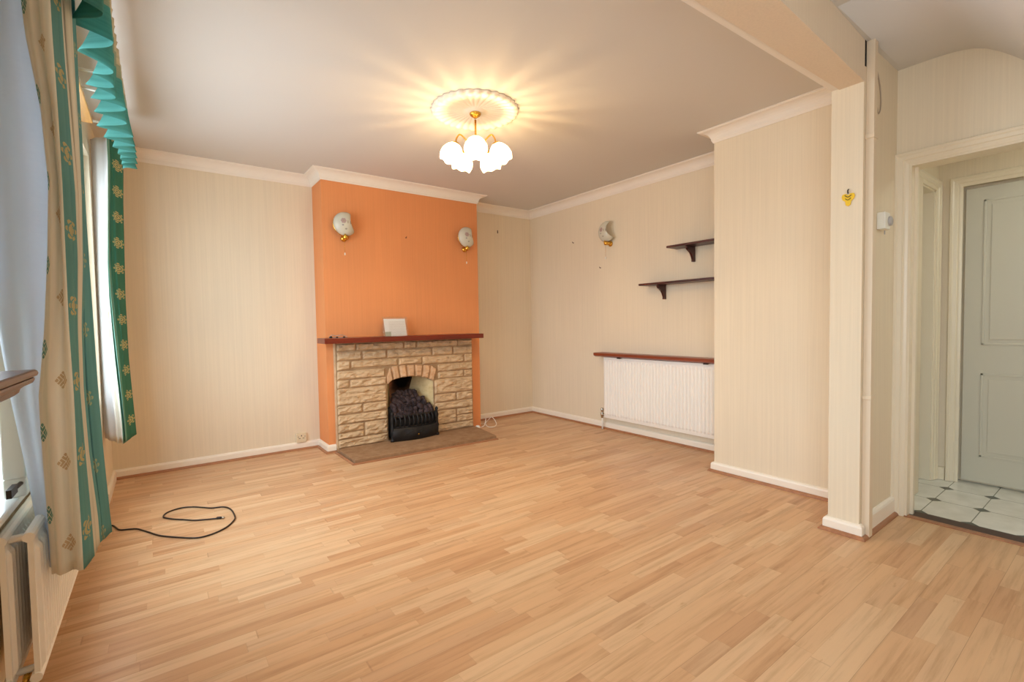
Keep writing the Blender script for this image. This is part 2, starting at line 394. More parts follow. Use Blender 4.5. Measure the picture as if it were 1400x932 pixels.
def sweep(bm, path, prof, closed=False):
    """sweep (offset to the right of travel, z) profile along a horizontal polyline with mitred corners"""
    n = len(path); rows = []
    for i in range(n):
        p = Vector(path[i])
        a = Vector(path[i-1]) if (i > 0 or closed) else None; b = Vector(path[(i+1) % n]) if (i < n-1 or closed) else None
        d1 = (p-a).normalized() if a is not None else None; d2 = (b-p).normalized() if b is not None else None
        r_ = lambda d: Vector((d.y, -d.x))
        if d1 is None: m = r_(d2)
        elif d2 is None: m = r_(d1)
        else:
            s = r_(d1)+r_(d2); m = s/(1+r_(d1).dot(r_(d2)))
        rows.append([bm.verts.new((p.x+m.x*o, p.y+m.y*o, z)) for o, z in prof])
    k = len(prof)
    for i in range(n-1 if not closed else n):
        A, B = rows[i], rows[(i+1) % n]
        for j in range(k): bm.faces.new((A[j], A[(j+1) % k], B[(j+1) % k], B[j]))
    if not closed: bm.faces.new(rows[0][::-1]); bm.faces.new(rows[-1])
    return bm
def grid_surface(bm, rows, uvs=None):
    V = [[bm.verts.new(p) for p in r] for r in rows]
    uvl = bm.loops.layers.uv.new('uv') if uvs else None
    for i in range(len(V)-1):
        for j in range(len(V[0])-1):
            f = bm.faces.new((V[i][j], V[i][j+1], V[i+1][j+1], V[i+1][j]))
            if uvs:
                for l, (a, b) in zip(f.loops, ((i, j), (i, j+1), (i+1, j+1), (i+1, j))): l[uvl].uv = uvs[a][b]
    return bm

# ------------------------------------------------------------------ measures
H = 2.4
XL, XR, YB = -0.31, 3.606, 4.47
X1, X2, YC = 1.128, 2.672, 4.183           # fireplace chimney breast
XB, YBR = 3.1635, 1.8536                    # plain breast on the right
XP, YP0, YP1 = 2.73, 0.84, 0.9756           # pier
XD = 3.2225                                 # door wall
YR = -2.6                                   # rear wall
WY0, WY1, WZ0, WZ1 = 1.98, 3.86, 0.60, 2.14 # window in the left wall
XW = -0.355
RY0, RY1 = -1.6, .40                         # added window behind the camera, out of view
T = .12

# ------------------------------------------------------------------ shell
bm = boxes((XL-T, YR-T, -.10, XD+.03, YP0+.1, 0), (XL-T, YP0+.1, -.10, XR+T, YB+T, 0))
struct(obj('floor', bm, M_floor), 'beech strip laminate floor of the living room', 'floor')
bm = boxes((XD+.03, -.9, -.10, 4.4, 1.2, -.002))
struct(obj('floor_hall', bm, M_tile), 'white octagon and dark diamond tile floor of the hall', 'floor')
bm = boxes((XL-T, YR-T, H, XD+.1, YP0+.1, H+.1), (XL-T, YP0+.1, H, XR+T, YB+T, H+.1))
struct(obj('ceiling', bm, M_ceil), 'plain painted living room ceiling', 'ceiling')
# under-stair ceiling that curves down above the doorway
prof = [(.82, H), (.70, 2.3998), (.66, 2.3990), (.62, 2.3965), (.585, 2.3915), (.55, 2.383), (.50, 2.360), (.45, 2.322), (.40, 2.275), (.34, 2.215), (.2, 2.08), (.1, 2.0), (-2.2, 2.0)]
bm = bmesh.new()
A = [(bm.verts.new((2.35, y, z)), bm.verts.new((XD+.02, y, z))) for y, z in prof]
B = [(bm.verts.new((2.35, y, H+.02)), bm.verts.new((XD+.02, y, H+.02))) for y, z in prof]
for k in range(len(prof)-1):
    bm.faces.new((A[k][0], A[k][1], A[k+1][1], A[k+1][0])); bm.faces.new((A[k][0], A[k+1][0], B[k+1][0], B[k][0]))
for k in range(3, 7):
    for f in bm.faces: f.smooth = True
struct(obj('ceiling_stair_slope', bm, M_ceil), 'curved slope of ceiling dropping above the hall doorway', 'ceiling')
# walls
struct(obj('wall_back', boxes((XL-T, YB, 0, XR+T, YB+T, H)), M_paper), 'cream papered back wall either side of the orange chimney breast', 'wall')
struct(obj('wall_right', boxes((XR, YBR, 0, XR+T, YB, H)), M_paper), 'cream papered right wall behind the radiator and shelves', 'wall')
bm = boxes((XL-T, YR-T, 0, XL, RY0, H), (XL-T, RY1, 0, XL, 1.42, H), (XL-T, RY0, 0, XL, RY1, WZ0), (XL-T, RY0, WZ1, XL, RY1, H), (XL-T, WY1, 0, XL, YB, H), (XL-T, 1.42, WZ1, XL, WY1, H), (XL-T, 1.42, 0, -.405, WY1, WZ0-.03), (XL-T, 1.42, WZ0-.03, -.405, WY0, WZ1))
struct(obj('wall_left', bm, M_paper), 'cream papered left wall around the window', 'wall')
bm = boxes((XB, YP1, 0, XR+T, YBR, H))
struct(obj('wall_breast', bm, M_paper), 'plain cream papered breast beside the radiator recess', 'wall')
bm = boxes((XP, YP0, 0, XR+T, YP1, H))
struct(obj('wall_pier', bm, M_paper), 'cream papered pier carrying the ceiling beam', 'wall')
# door wall with doorway
DY0, DY1, DZ = -.02, .785, 1.892
bm = boxes((XD, DY1, 0, XD+T, YP0, H), (XD, DY0, DZ, XD+T, DY1, H), (XD, YR-T, 0, XD+T, DY0, H))
struct(obj('wall_door', bm, M_paper), 'cream papered wall around the hall doorway', 'wall')
# rear wall with a window
bm = boxes((XL-T, YR-T, 0, XD+T, YR, H))
struct(obj('wall_rear', bm, M_paper), 'cream papered wall behind the camera', 'wall')
# beam
bm = prism(bmesh.new(), [(XP+.02, YP0), (1.794, .803), (XL, .76), (XL, 1.00), (1.505, .980), (XP+.02, YP1-.035)], 'xy', 2.206, H)
struct(obj('ceiling_beam', bm, M_beampaper), 'papered ceiling beam running from the pier to the window wall', 'ceiling beam')
bm = prism(bmesh.new(), [(XP+.02, YP1-.035), (1.505, .980), (XL, 1.00), (XL, 1.035), (1.505, 1.012), (XP+.02, YP1)], 'xy', 2.212, H)
struct(obj('trim_9', bm, M_coving), 'plain painted edge strip along the far side of the ceiling beam', 'trim')
# hall shell
HX, HY, HZ = 4.15, .855, 2.08
bm = boxes((HX, .76, 0, HX+T, HY+.1, HZ), (HX, -.05, 1.915, HX+T, .76, HZ), (HX, -.9, 0, HX+T, -.05, HZ))
struct(obj('wall_hall_far', bm, M_paper), 'cream wall around the white panelled door in the hall', 'wall')
bm = boxes((XD+T, HY, 0, 3.35, HY+T, HZ), (4.07, HY, 0, HX, HY+T, HZ), (3.35, HY, 1.905, 4.07, HY+T, HZ))
struct(obj('wall_hall_left', bm, M_paper), 'hall wall holding the side door', 'wall')
struct(obj('wall_hall_right', boxes((XD+T, -.9-T, 0, HX+T, -.9, HZ)), M_paper), 'short end wall of the hall', 'wall')
struct(obj('ceiling_hall', boxes((XD+T, -.9, HZ, HX+T, HY+T, HZ+.08)), M_ceil), 'low hall ceiling', 'ceiling')

struct(obj('backing_hall_doors', boxes((HX+.072, -.9, 0, HX+T+.05, 1.4, 2.2), (XD+T, HY+T+.01, 0, HX+.07, HY+T+.06, 2.2)), M_paper), 'added backing boxes that keep outside light out of the hall door gaps', 'wall')  # added backing, stops the sky leaking in round the doors
# chimney breast with hearth recess
OX0, OX1 = 1.61, 2.12
bm = bmesh.new()
prism(bm, [(X1, 0), (OX0, 0), (OX0, .66), (OX1, .66), (OX1, 0), (X2, 0), (X2, H), (X1, H)], 'xz', YC, YC+.03)
box(bm, X1, YC+.03, 0, X1+.03, YB, H); box(bm, X2-.03, YC+.03, 0, X2, YB, H)
struct(obj('wall_chimney', bm, M_orange), 'orange papered chimney breast above and beside the fireplace', 'wall')

# coving
c = .082
cov = [(0, H-c), (.006, H-c), (.010, H-c+.010)]
for k in range(7):
    a = k/6*PI/2
    cov.append((c-.010-(c-.024)*math.cos(a), (H-.010)-(c-.026)*(1-math.sin(a))))
cov += [(c-.006, H-.006), (c, H-.006), (c, H), (0, H)]
path = [(XL, YB), (X1, YB), (X1, YC), (X2, YC), (X2, YB), (XR, YB), (XR, YBR), (XB, YBR), (XB, YP1)]
struct(obj('trim_1', sweep(bmesh.new(), path, cov), M_coving), 'white concave plaster coving along the top of the walls', 'coving')
sk = lambda h, t=.018: [(0, 0), (t, 0), (t, h-.016), (t-.004, h-.006), (t-.012, h), (0, h)]
def bead(t=.018, r=.017):
    return [(t, 0), (t+r, 0)]+[(t+r*math.cos(a), r*math.sin(a)) for a in (PI/8, PI/4, 3*PI/8)]+[(t, r)]
def skirting(name, path, label, h=.068):
    struct(obj(name, sweep(bmesh.new(), path, sk(h)), M_white), label, 'skirting board')
def beading(name, path, label):
    struct(obj(name, sweep(bmesh.new(), path, bead()), M_beading), label, 'beading')
pa = [(XL, YB), (X1, YB), (X1, YC), (1.185, YC)]
pb = [(X2, YB), (XR, YB), (XR, YBR)]
pc = [(XR, YBR), (XB, YBR), (XB, YP1), (XP+.05, YP1), (XP, YP1), (XP, YP0), (XP+.012, YP0)]
pc = [(XR-.1, YBR), (XB, YBR), (XB, YP1)]
pd = [(XB, YP1), (XP, YP1), (XP, YP0), (XP+.018, YP0)]
pe = [(XP+.062, YP0), (XD, YP0), (XD, YP0-.001)]
skirting('baseboard_back_left', pa, 'white skirting from the window corner to the fireplace')
skirting('baseboard_back_right', pb, 'white skirting under the radiator and beside the chimney')
skirting('baseboard_breast', pc, 'white skirting round the plain breast')
skirting('baseboard_pier', pd, 'white skirting wrapping the pier')
skirting('baseboard_pier_side', [(XP+.07, YP0), (XD-.005, YP0)], 'cream skirting beside the doorway', .10)
beading('trim_2', pa, 'brown quadrant beading at the foot of the left skirting')
beading('trim_3', pb, 'brown quadrant beading under the radiator wall skirting')
beading('trim_4', pc, 'brown quadrant beading round the plain breast')
beading('trim_5', pd+[(XD, YP0)], 'brown quadrant beading round the pier')
skirting('baseboard_left', [(XL, WY1), (XL, YB-.018)], 'white skirting in the window corner', .068)
struct(obj('baseboard_hall', sweep(bmesh.new(), [(HX, HY), (HX, .80)], sk(.085)), M_trimcream), 'cream skirting in the hall corner', 'skirting board')

# doorway architrave and lining
def architrave(name, label, y0, y1, z, x, sgn, wdt=.062, mat=M_trimcream):
    """moulded frame round an opening in a wall of constant x; profile steps outward"""
    bm = bmesh.new()
    # profile: (distance out from opening edge, projection)
    pr = [(0, 0), (0, .008), (.012, .012), (.020, .012), (.024, .017), (.040, .019), (.046, .024), (wdt-.004, .024), (wdt, .018), (wdt, 0)]
    pts = []
    for (s, p) in pr:
        pts.append([(x+sgn*p, y1+s, 0), (x+sgn*p, y1+s, z+s), (x+sgn*p, y0-s, z+s), (x+sgn*p, y0-s, 0)])
    V = [[bm.verts.new(q) for q in r] for r in pts]
    n = len(V)
    for i in range(n):
        for j in range(3):
            bm.faces.new((V[i][j], V[i][j+1], V[(i+1) % n][j+1], V[(i+1) % n][j]))
    bm.faces.new([V[i][0] for i in range(n)]); bm.faces.new([V[i][3] for i in range(n)])
    struct(obj(name, bm, mat), label, 'door frame')
architrave('trim_6', 'cream moulded frame round the living room doorway', DY0, DY1, DZ, XD, -1)
bm = boxes((XD-.004, DY1-.012, 0, XD+T, DY1+.001, DZ), (XD-.004, DY0-.001, 0, XD+T, DY0+.012, DZ), (XD-.004, DY0+.012, DZ-.012, XD+T, DY1-.012, DZ+.001), (XD+.05, DY1-.026, 0, XD+.075, DY1-.012, DZ-.012))
struct(obj('trim_7', bm, M_trimcream), 'cream lining inside the living room doorway', 'door lining')
architrave('trim_8', 'cream moulded frame round the white hall door', -.05, .735, 1.905, HX, -1)
bm = boxes((XD+.028, DY0, -.001, XD+.118, DY1-.012, .003))
struct(obj('trim_10', bm, M_thresh), 'dark brown threshold strip in the doorway', 'threshold')
bm = boxes((XD-.012, DY0, -.001, XD+.028, DY1+.0, .006))
struct(obj('trim_11', bm, M_beading, bevel=.004), 'wood edging strip along the doorway floor', 'trim')
# hall left door frame (wall of constant y)
bm = bmesh.new()
pr = [(0, 0), (0, .008), (.012, .012), (.020, .012), (.024, .017), (.040, .019), (.046, .024), (.060, .024), (.064, .018), (.064, 0)]
pts = [[(4.07+s, HY-p, 0), (4.07+s, HY-p, 1.895+s), (3.35-s, HY-p, 1.895+s), (3.35-s, HY-p, 0)] for s, p in pr]
V = [[bm.verts.new(q) for q in r] for r in pts]; n = len(V)
for i in range(n):
    for j in range(3): bm.faces.new((V[i][j], V[i][j+1], V[(i+1) % n][j+1], V[(i+1) % n][j]))
box(bm, 4.05, HY, 0, 4.07, HY+T, 1.905); box(bm, 3.35, HY, 1.885, 4.07, HY+T, 1.905)
struct(obj('trim_12', bm, M_trimcream), 'cream frame round the side door of the hall', 'door frame')

def panelled_door(name, label, w_, h_, T4, panels):
    """door in its own x-z plane, front facing -y, then placed by T4"""
    bm = boxes((0, 0, 0, w_, .04, h_))
    for (x0, z0, x1, z1) in panels:
        for (a, b_, c_, d_) in ((x0, z0, x1, z0+.012), (x0, z1-.012, x1, z1), (x0, z0, x0+.012, z1), (x1-.012, z0, x1, z1)):
            box(bm, a, -.005, b_, c_, .001, d_)
        box(bm, x0+.035, -.004, z0+.035, x1-.035, .001, z1-.035)
    bm.transform(T4)
    return struct(obj(name, bm, M_doorpaint, bevel=.002), label, 'door')
# far hall door: plane x = HX+.03 facing -x
T4 = Matrix.Translation((HX+.03, .728, .018)) @ Matrix.Rotation(-PI/2, 4, 'Z')
d = panelled_door('door_1', 'white two panel door at the far side of the hall', .77, 1.872, T4, [(.085, .165, .36, .70), (.085, .88, .36, 1.79), (.43, .165, .69, .70), (.43, .88, .69, 1.79)])
T4 = Matrix.Translation((3.36, HY+.085, .012))
d2 = panelled_door('door_2', 'white side door in the hall, seen edge on', .685, 1.868, T4, [(.10, .16, .32, .72), (.10, .87, .32, 1.76), (.38, .16, .60, .72), (.38, .87, .60, 1.76)])
bm = boxes((3.655, HY+.078, .80, 3.675, HY+.086, .90)); tube(bm, [(3.665, HY+.08, .86), (3.665, HY+.05, .86), (3.72, HY+.045, .86)], .006)
o = obj('door_handle', bm, M_brass, d2, bevel=.001); o['label'] = 'dark metal latch plate and lever'

# added lamp, out of view past the doorway edge, to brighten the hall
hl = thing('added_hall_light', 'added unseen round lamp that brightens the hall', 'ceiling light', (3.72, -.25, HZ))
bm = bmesh.new(); lathe(bm, [(.11, 0), (.11, -.02), (.10, -.025)], (3.72, -.25, HZ), 28); obj('base', bm, M_plasticw, hl, smooth=True)
M_diff = bpy.data.materials.new('added_light_diffuser'); M_diff.use_nodes = True; g = NT(M_diff)
e = g.new('ShaderNodeEmission'); e.inputs[0].default_value = (.92, 1, .95, 1); e.inputs[1].default_value = HALL; g.link(e.outputs[0], g.n['Material Output'].inputs[0])
bm = bmesh.new(); lathe(bm, [(.10, -.02), (.095, -.045), (.07, -.062), (.03, -.07)], (3.72, -.25, HZ), 28); obj('diffuser', bm, M_diff, hl, smooth=True)

# ------------------------------------------------------------------ left window
bm = bmesh.new()
fw = .055
box(bm, XW-.03, WY0, WZ0, XW+.02, WY1, WZ0+fw); box(bm, XW-.03, WY0, WZ1-fw, XW+.02, WY1, WZ1)
mull = [WY0, 2.62, 3.27, WY1-fw]
for y in mull: box(bm, XW-.03, y, WZ0+fw, XW+.02, y+fw, WZ1-fw)
win = struct(obj('window_1', bm, M_upvc, bevel=.004), 'white framed window behind the curtains in the left wall', 'window')
for a, b_ in zip(mull[:-1], mull[1:]):
    obj('pane', boxes((XW-.008, a+fw, WZ0+fw, XW-.002, b_, WZ1-fw)), M_glass, win)
bm = boxes((-.42, 1.44, WZ0-.022, XW+.004, WY1, WZ0)); o = obj('window_sill', bm, M_upvc, win, bevel=.005)
bm = boxes((-.356, 1.861, 0.628, -.345, 1.931, 0.652)); tube(bm, [(-.35, 1.931, 0.640), (-.346, 2.001, 0.640), (-.346, 2.211, 0.640)], .006)
o = obj('window_handle', bm, M_black, win); o['label'] = 'dark window stay'
# added unseen window behind the camera, lets extra daylight into the room
bm = bmesh.new()
for y in (RY0, -.625, RY1-.05): box(bm, XW-.03, y, WZ0, XW+.02, y+.05, WZ1)
box(bm, XW-.03, RY0, WZ0, XW+.02, RY1, WZ0+.05); box(bm, XW-.03, RY0, WZ1-.05, XW+.02, RY1, WZ1)
win2 = struct(obj('added_window', bm, M_upvc, bevel=.004), 'added unseen window in the left wall behind the camera, for extra daylight', 'window')
for a, b_ in ((RY0+.05, -.625), (-.575, RY1-.05)): obj('pane', boxes((XW-.008, a, WZ0+.05, XW-.002, b_, WZ1-.05)), M_glass, win2)

# wooden batten above the window, with curtain track
bt = tag(obj('curtain_batten', boxes((XL, 1.5, 2.19, XL+.062, 3.40, 2.215)), M_batten, bevel=.003), 'varnished pine batten fixed above the left window behind the frill', 'batten')
bm = bmesh.new(); tube(bm, [(XL, 3.02, 2.235), (-.20, 3.02, 2.225), (-.17, 3.02, 2.235)], .006, 8); box(bm, XL, 3.0, 2.215, XL+.006, 3.04, 2.25)
tag(obj('track_bracket', bm, M_plasticw), 'small white bracket between the pine batten and the frill', 'bracket')

# ------------------------------------------------------------------ curtains
ZL = (.36, .5, .7, .9, 1.1, 1.3, 1.5, 1.7, 1.9, 2.1, 2.27)
def interp(z, tab):
    for i in range(len(ZL)-1):
        if z <= ZL[i+1]:
            t = (z-ZL[i])/(ZL[i+1]-ZL[i]); return tab[i]*(1-t)+tab[i+1]*t
    return tab[-1]
def curtain(name, mat, bands, ys, bots, top, parent, sub=8, fold=.008, u0=0, seed=0):
    """bands: x tables per band edge; ys: depth of each band edge; sweep a cloth through them"""
    nz = 44; rows = []; uvs = []
    nb = len(bands)
    for i in range(nz+1):
        t = i/nz; row = []; ur = []
        for j in range((nb-1)*sub+1):
            k = min(j//sub, nb-2); s = (j-k*sub)/sub
            s2 = s
            zb = bots[k]*(1-s)+bots[k+1]*s
            z = zb+(top-zb)*t
            xa, xb = interp(z, bands[k]), interp(z, bands[k+1])
            x = xa*(1-s2)+xb*s2; y = ys[k]*(1-s)+ys[k+1]*s
            f = fold*math.sin(s*PI)*math.sin(s*2*PI*1.5+k*1.7+z*.8+seed)
            nvx = noise.noise(Vector((k*3+s*2, z*1.3, seed)))*.006*math.sin(s*PI)
            row.append((x+f*.4+nvx, y+f*2.2, z)); ur.append((u0+k+s, z))
        rows.append(row); uvs.append(ur)
    bm = grid_surface(bmesh.new(), rows, uvs)
    o = obj(name, bm, mat, parent, smooth=True, recalc=False)
    md = o.modifiers.new('thick', 'SOLIDIFY'); md.thickness = .0018; md.offset = 0
    return o
N0 = [-.313, -.315, -.334, -.356, -.373, -.393, -.396, -.396, -.396, -.396, -.396]
N1 = [-.273, -.274, -.278, -.280, -.260, -.246, -.236, -.243, -.266, -.276, -.276]
N2 = [-.204, -.204, -.206, -.205, -.208, -.207, -.206, -.207, -.210, -.211, -.211]
N3 = [-.188, -.191, -.197, -.202, -.200, -.192, -.190, -.194, -.198, -.200, -.200]
N4 = [-0.179, -0.182, -0.195, -0.2, -0.198, -0.187, -0.181, -0.18, -0.182, -0.182, -0.182]
N5 = [-.154, -.161, -.169, -.174, -.177, -.180, -.182, -.183, -.188, -.189, -.189]
cn = thing('curtain', 'near cream and teal striped curtain with leaf motifs, showing pale lining', 'curtain', (-.2, 1.93, .38))
curtain('fabric', M_curt, [N1, N2, N3, N4, N5], [1.85, 1.83, 1.93, 1.99, 2.09], [.396, .395, .392, .408, .403], 2.27, cn, u0=1, seed=1)
N1b = [x+.02 for x in N1]
ln = curtain('lining', M_lining_grey, [N0, N1b], [1.97, 1.875], [.376, .40], 2.27, cn, sub=14, fold=.004, seed=4); ln['label'] = 'pale grey white lining'
F0 = [-.304, -.309, -.317, -.320, -.319, -.318, -.315, -.312, -.308, -.305, -.305]
F1 = [-.242, -.244, -.251, -.259, -.258, -.257, -.250, -.240, -.229, -.219, -.219]
F2 = [-.208, -.210, -.218, -.228, -.235, -.241, -.239, -.231, -.222, -.213, -.213]
F3 = [-.192, -.194, -.201, -.209, -.217, -.224, -.229, -.224, -.216, -.209, -.209]
F4 = [-.147, -.153, -.162, -.170, -.171, -.172, -.168, -.164, -.160, -.152, -.152]
cf = thing('curtain', 'far green curtain with gold flowers and bright white lining, by the back corner', 'curtain', (-.2, 3.85, .38))
curtain('fabric', M_curt2, [F1, F2, F3, F4], [3.82, 3.78, 3.80, 3.95], [.385, .38, .39, .40], 2.27, cf, sub=10, fold=.010, u0=0, seed=2)
ln = curtain('lining', M_lining, [F0, [x+.004 for x in F1]], [3.95, 3.825], [.40, .385], 2.27, cf, sub=12, fold=.006, seed=6); ln['label'] = 'white lining lit by the window'
# teal edging visible at the hem of the far curtain
# frilled valance
def frill():
    front = [(-.100, 1.30), (-.098, 1.42), (-.100, 1.54), (-.098, 1.66), (-.100, 1.79), (-.103, 1.914), (-.090, 2.09), (-.105, 2.335), (-.112, 2.48), (-.113, 2.60), (-.085, 2.72), (-.090, 2.91), (-.072, 3.10), (-.070, 3.25), (-.068, 3.36), (-.068, 3.47), (-.070, 3.58), (-.075, 3.68)]
    back = [(-.2, 1.36), (-.2, 1.48), (-.2, 1.60), (-.2, 1.72), (-.2, 1.86), (-.2, 2.06), (-.195, 2.25), (-.17, 2.41), (-.2, 2.52), (-.197, 2.65), (-.199, 2.80), (-.205, 2.98), (-.190, 3.13), (-.165, 3.27), (-.150, 3.38), (-.145, 3.49), (-.145, 3.61), (-.145, 3.72)]
    rows = []; uvs = []
    nz = 12
    ctrl = []
    for f, b_ in zip(front, back): ctrl += [f, b_]
    pts = []
    for i in range(len(ctrl)-1):
        a, b_ = ctrl[i], ctrl[i+1]; m = 8
        for k in range(m):
            t = k/m; s = t*t*(3-2*t)
            pts.append((a[0]*(1-s)+b_[0]*s, a[1]*(1-t)+b_[1]*t))
    pts.append(ctrl[-1])
    n = len(pts)
    for i in range(nz+1):
        t = i/nz; row = []; ur = []
        for j, (x, y) in enumerate(pts):
            xt = -.112+.012*math.sin(j*.8); yt = 1.33+(3.72-1.33)*j/(n-1)
            e = t**.8
            xx = x*(1-e)+xt*e; yy = y*(1-e)+(y*.35+yt*.65)*e
            z = 2.055+.245*t+.008*math.sin(j*.37)*(1-t)
            row.append((xx, yy, z)); ur.append((4*min(.999, t*1.05), yy))
        rows.append(row); uvs.append(ur)
    bm = grid_surface(bmesh.new(), rows, uvs)
    o = obj('fabric', bm, M_frill, fr, smooth=True, recalc=False)
    md = o.modifiers.new('thick', 'SOLIDIFY'); md.thickness = .0016; md.offset = 0
fr = thing('valance', 'pleated teal and cream frill hanging over the left window', 'valance', (-.14, 2.5, 2.055))
frill()
bm = bmesh.new(); tube(bm, [(-.122, 1.3, 2.304), (-.122, 3.74, 2.304)], .008, 8)
for y in (1.5, 3.0, 3.7): box(bm, XL, y-.01, 2.30, -.122, y+.01, 2.308)
o = obj('rail', bm, M_plasticw, fr); o['label'] = 'white rail'

# ------------------------------------------------------------------ moulded shelf on the left wall near the camera
bm = bmesh.new()
prof = [(XL, .962), (-.235, .962), (-.228, .968), (-.226, .975), (-.218, .982), (-.208, .986), (-.205, .992), (-.205, .996), (-.208, .997), (-.208, .9985), (-.201, 1.0), (-.199, 1.005), (-.201, 1.010), (-.205, 1.012), (XL, 1.012)]
prism(bm, prof, 'yz', 0, 1) if False else None
A = []
for (x, z) in prof: A.append((x, z))
bm = prism(bmesh.new(), A, 'xz', .45, 1.33)
tag(obj('wall_shelf', bm, M_ledge), 'brown wooden shelf with moulded edge on the window wall, close to the camera', 'shelf')

# ------------------------------------------------------------------ radiators
def rad_panel(bm, T4, L, z0, z1, pitch=.0333, depth=.011, th=.012):
    """pressed steel panel in x-z plane, front toward -y"""
    n = int(round(L/pitch)); nx = n*6; hz = [0, .012, .03, .042, .052]
    zs = [z0+h for h in hz]+[z0+(z1-z0)*k/8 for k in range(2, 7)]+[z1-h for h in hz[::-1]]
    rows = []
    for z in zs:
        e = min(z-z0, z1-z); m = max(0, min(1, (e-.022)/.024)); m = m*m*(3-2*m)
        edge = -.004 if e < .004 else 0
        row = []
        for i in range(nx+1):
            x = L*i/nx; ph = (i % 6)/6.0
            ex = min(x, L-x); mx = max(0, min(1, ex/.012))
            prf = max(0, math.cos(ph*2*PI))**.6 if math.cos(ph*2*PI) > 0 else 0
            d_ = -(depth*(1-prf))*m*mx + (.004 if e < .004 else 0)
            row.append(T4 @ Vector((x, d_, z)))
        rows.append(row)
    grid_surface(bm, rows)
    # sides and back
    for x0, x1 in ((0, L),):
        a = [T4 @ Vector(p) for p in ((0, 0, z0), (L, 0, z0), (L, th, z0), (0, th, z0), (0, 0, z1), (L, 0, z1), (L, th, z1), (0, th, z1))]
        v = [bm.verts.new(p) for p in a]
        for f in ((0, 1, 2, 3), (4, 5, 6, 7), (2, 3, 7, 6), (0, 3, 7, 4), (1, 2, 6, 5)): bm.faces.new([v[i] for i in f])
# right wall single radiator, facing -x ; local x runs along -y
rr = thing('radiator', 'white ribbed panel radiator on the right wall beneath the red-brown shelf', 'radiator', (3.56, 2.6, .12))
T4 = Matrix.Translation((3.535, 3.245, 0)) @ Matrix.Rotation(-PI/2, 4, 'Z')
bm = bmesh.new(); rad_panel(bm, T4, 1.38, .128, .725)
obj('panel', bm, M_radwhite, rr, smooth=False)
bm = boxes((3.533, 1.865, .722, 3.575, 3.247, .732)); obj('top_rail', bm, M_radwhite, rr, bevel=.003)
for y in (2.9, 2.1): obj('wall_bracket', boxes((3.55, y, .2, 3.604, y+.04, .68)), M_radwhite, rr)
vv = bmesh.new(); tube(vv, [(3.55, 3.245, .15), (3.55, 3.275, .15)], .011, 12); lathe(vv, [(.010, -.035), (.013, -.03), (.013, -.012), (.016, -.01), (.016, .012), (.011, .016), (.011, .03), (.014, .034), (.014, .062), (.009, .066)], (3.55, 3.285, .15), 14)
o = obj('valve', vv, M_chrome, rr, smooth=True); o['label'] = 'grey metal radiator valve'
vv = bmesh.new(); tube(vv, [(3.55, 3.285, .12), (3.552, 3.286, .0)], .0075, 10); obj('pipe', vv, M_radwhite, rr, smooth=True)
# left double radiator (front panel faces +x); local x runs along +y
rl = thing('radiator', 'white double panel radiator under the left window, end on to the camera', 'radiator', (-.33, 2.6, .1))
for nm, px, flip in (('front_panel', -.298, 0), ('back_panel', -.352, 1)):
    T4 = Matrix.Translation((px, 1.80, 0)) @ Matrix.Rotation(PI/2, 4, 'Z')
    bm = bmesh.new(); rad_panel(bm, T4, 1.60, .13, .535); 
    # rounded channel along top and bottom
    tube(bm, [(px-.008, 1.795, .532), (px-.008, 3.40, .532)], .0135, 10); tube(bm, [(px-.008, 1.795, .142), (px-.008, 3.40, .142)], .0135, 10)
    obj(nm, bm, M_radwhite, rl)
for y in (1.84, 3.36):
    for z in (.522, .15): obj('connector', tube(bmesh.new(), [(-.36, y, z), (-.305, y, z)], .010, 10), M_radwhite, rl)
bm = bmesh.new(); lathe(bm, [(.012, 0), (.018, .006), (.018, .03), (.014, .036)], (-.33, 1.80, .10), 14); tube(bm, [(-.33, 1.80, .11), (-.33, 1.80, 0)], .0075, 8)
tube(bm, [(-.33, 1.80, .125), (-.33, 1.845, .14)], .009, 8)
o = obj('valve', bm, M_brass, rl, smooth=True); o['label'] = 'brass valve at the foot of the radiator'

# ------------------------------------------------------------------ shelves on the right wall
def bracket(y, z, dep, hgt, th=.018):
    bm = bmesh.new()
    pts = [(XR, z), (XR-dep, z), (XR-dep, z-.018), (XR-dep+.012, z-.030), (XR-dep*.72, z-.040), (XR-dep*.55, z-.052), (XR-dep*.38, z-.075), (XR-dep*.25, z-.105), (XR-.030, z-hgt*.92), (XR-.030, z-hgt), (XR, z-hgt)]
    prism(bm, pts, 'xz', y-th/2, y+th/2); return bm
def wall_shelf(label, z, y0, y1, dep, ybr, brk):
    t = thing('wall_shelf', label, 'shelf', (XR, (y0+y1)/2, z), 'dark wooden shelves on the right wall')
    obj('board', boxes((XR-dep, y0, z, XR, y1, z+.018)), M_shelf, t, bevel=.003)
    for y in ybr: obj('bracket', bracket(y, z, brk, .125), M_shelf, t, bevel=.002)
wall_shelf('upper of the two dark wooden shelves on the right wall, shorter', 1.695, 1.87, 2.458, .15, [2.29, 1.95], .115)
wall_shelf('lower of the two dark wooden shelves on the right wall, longer', 1.398, 1.87, 2.75, .15, [2.575, 1.99], .115)
# shelf above radiator
bm = prism(bmesh.new(), [(XR, .738), (XR-.105, .738), (XR-.128, .750), (XR-.13, .772), (XR-.12, .776), (XR, .776)], 'xz', 1.87, 3.33)
t = thing('radiator_shelf', 'long reddish brown wooden shelf directly above the right wall radiator', 'shelf', (XR, 2.6, .738))
obj('board', bm, M_radshelf, t, bevel=.002)
for y in (3.03, 2.13):
    bm = boxes((XR-.105, y-.014, .728, XR, y+.014, .738)); tube(bm, [(XR-.10, y-.018, .731), (XR-.10, y+.018, .731)], .005, 8); obj('clip', bm, M_iron, t)

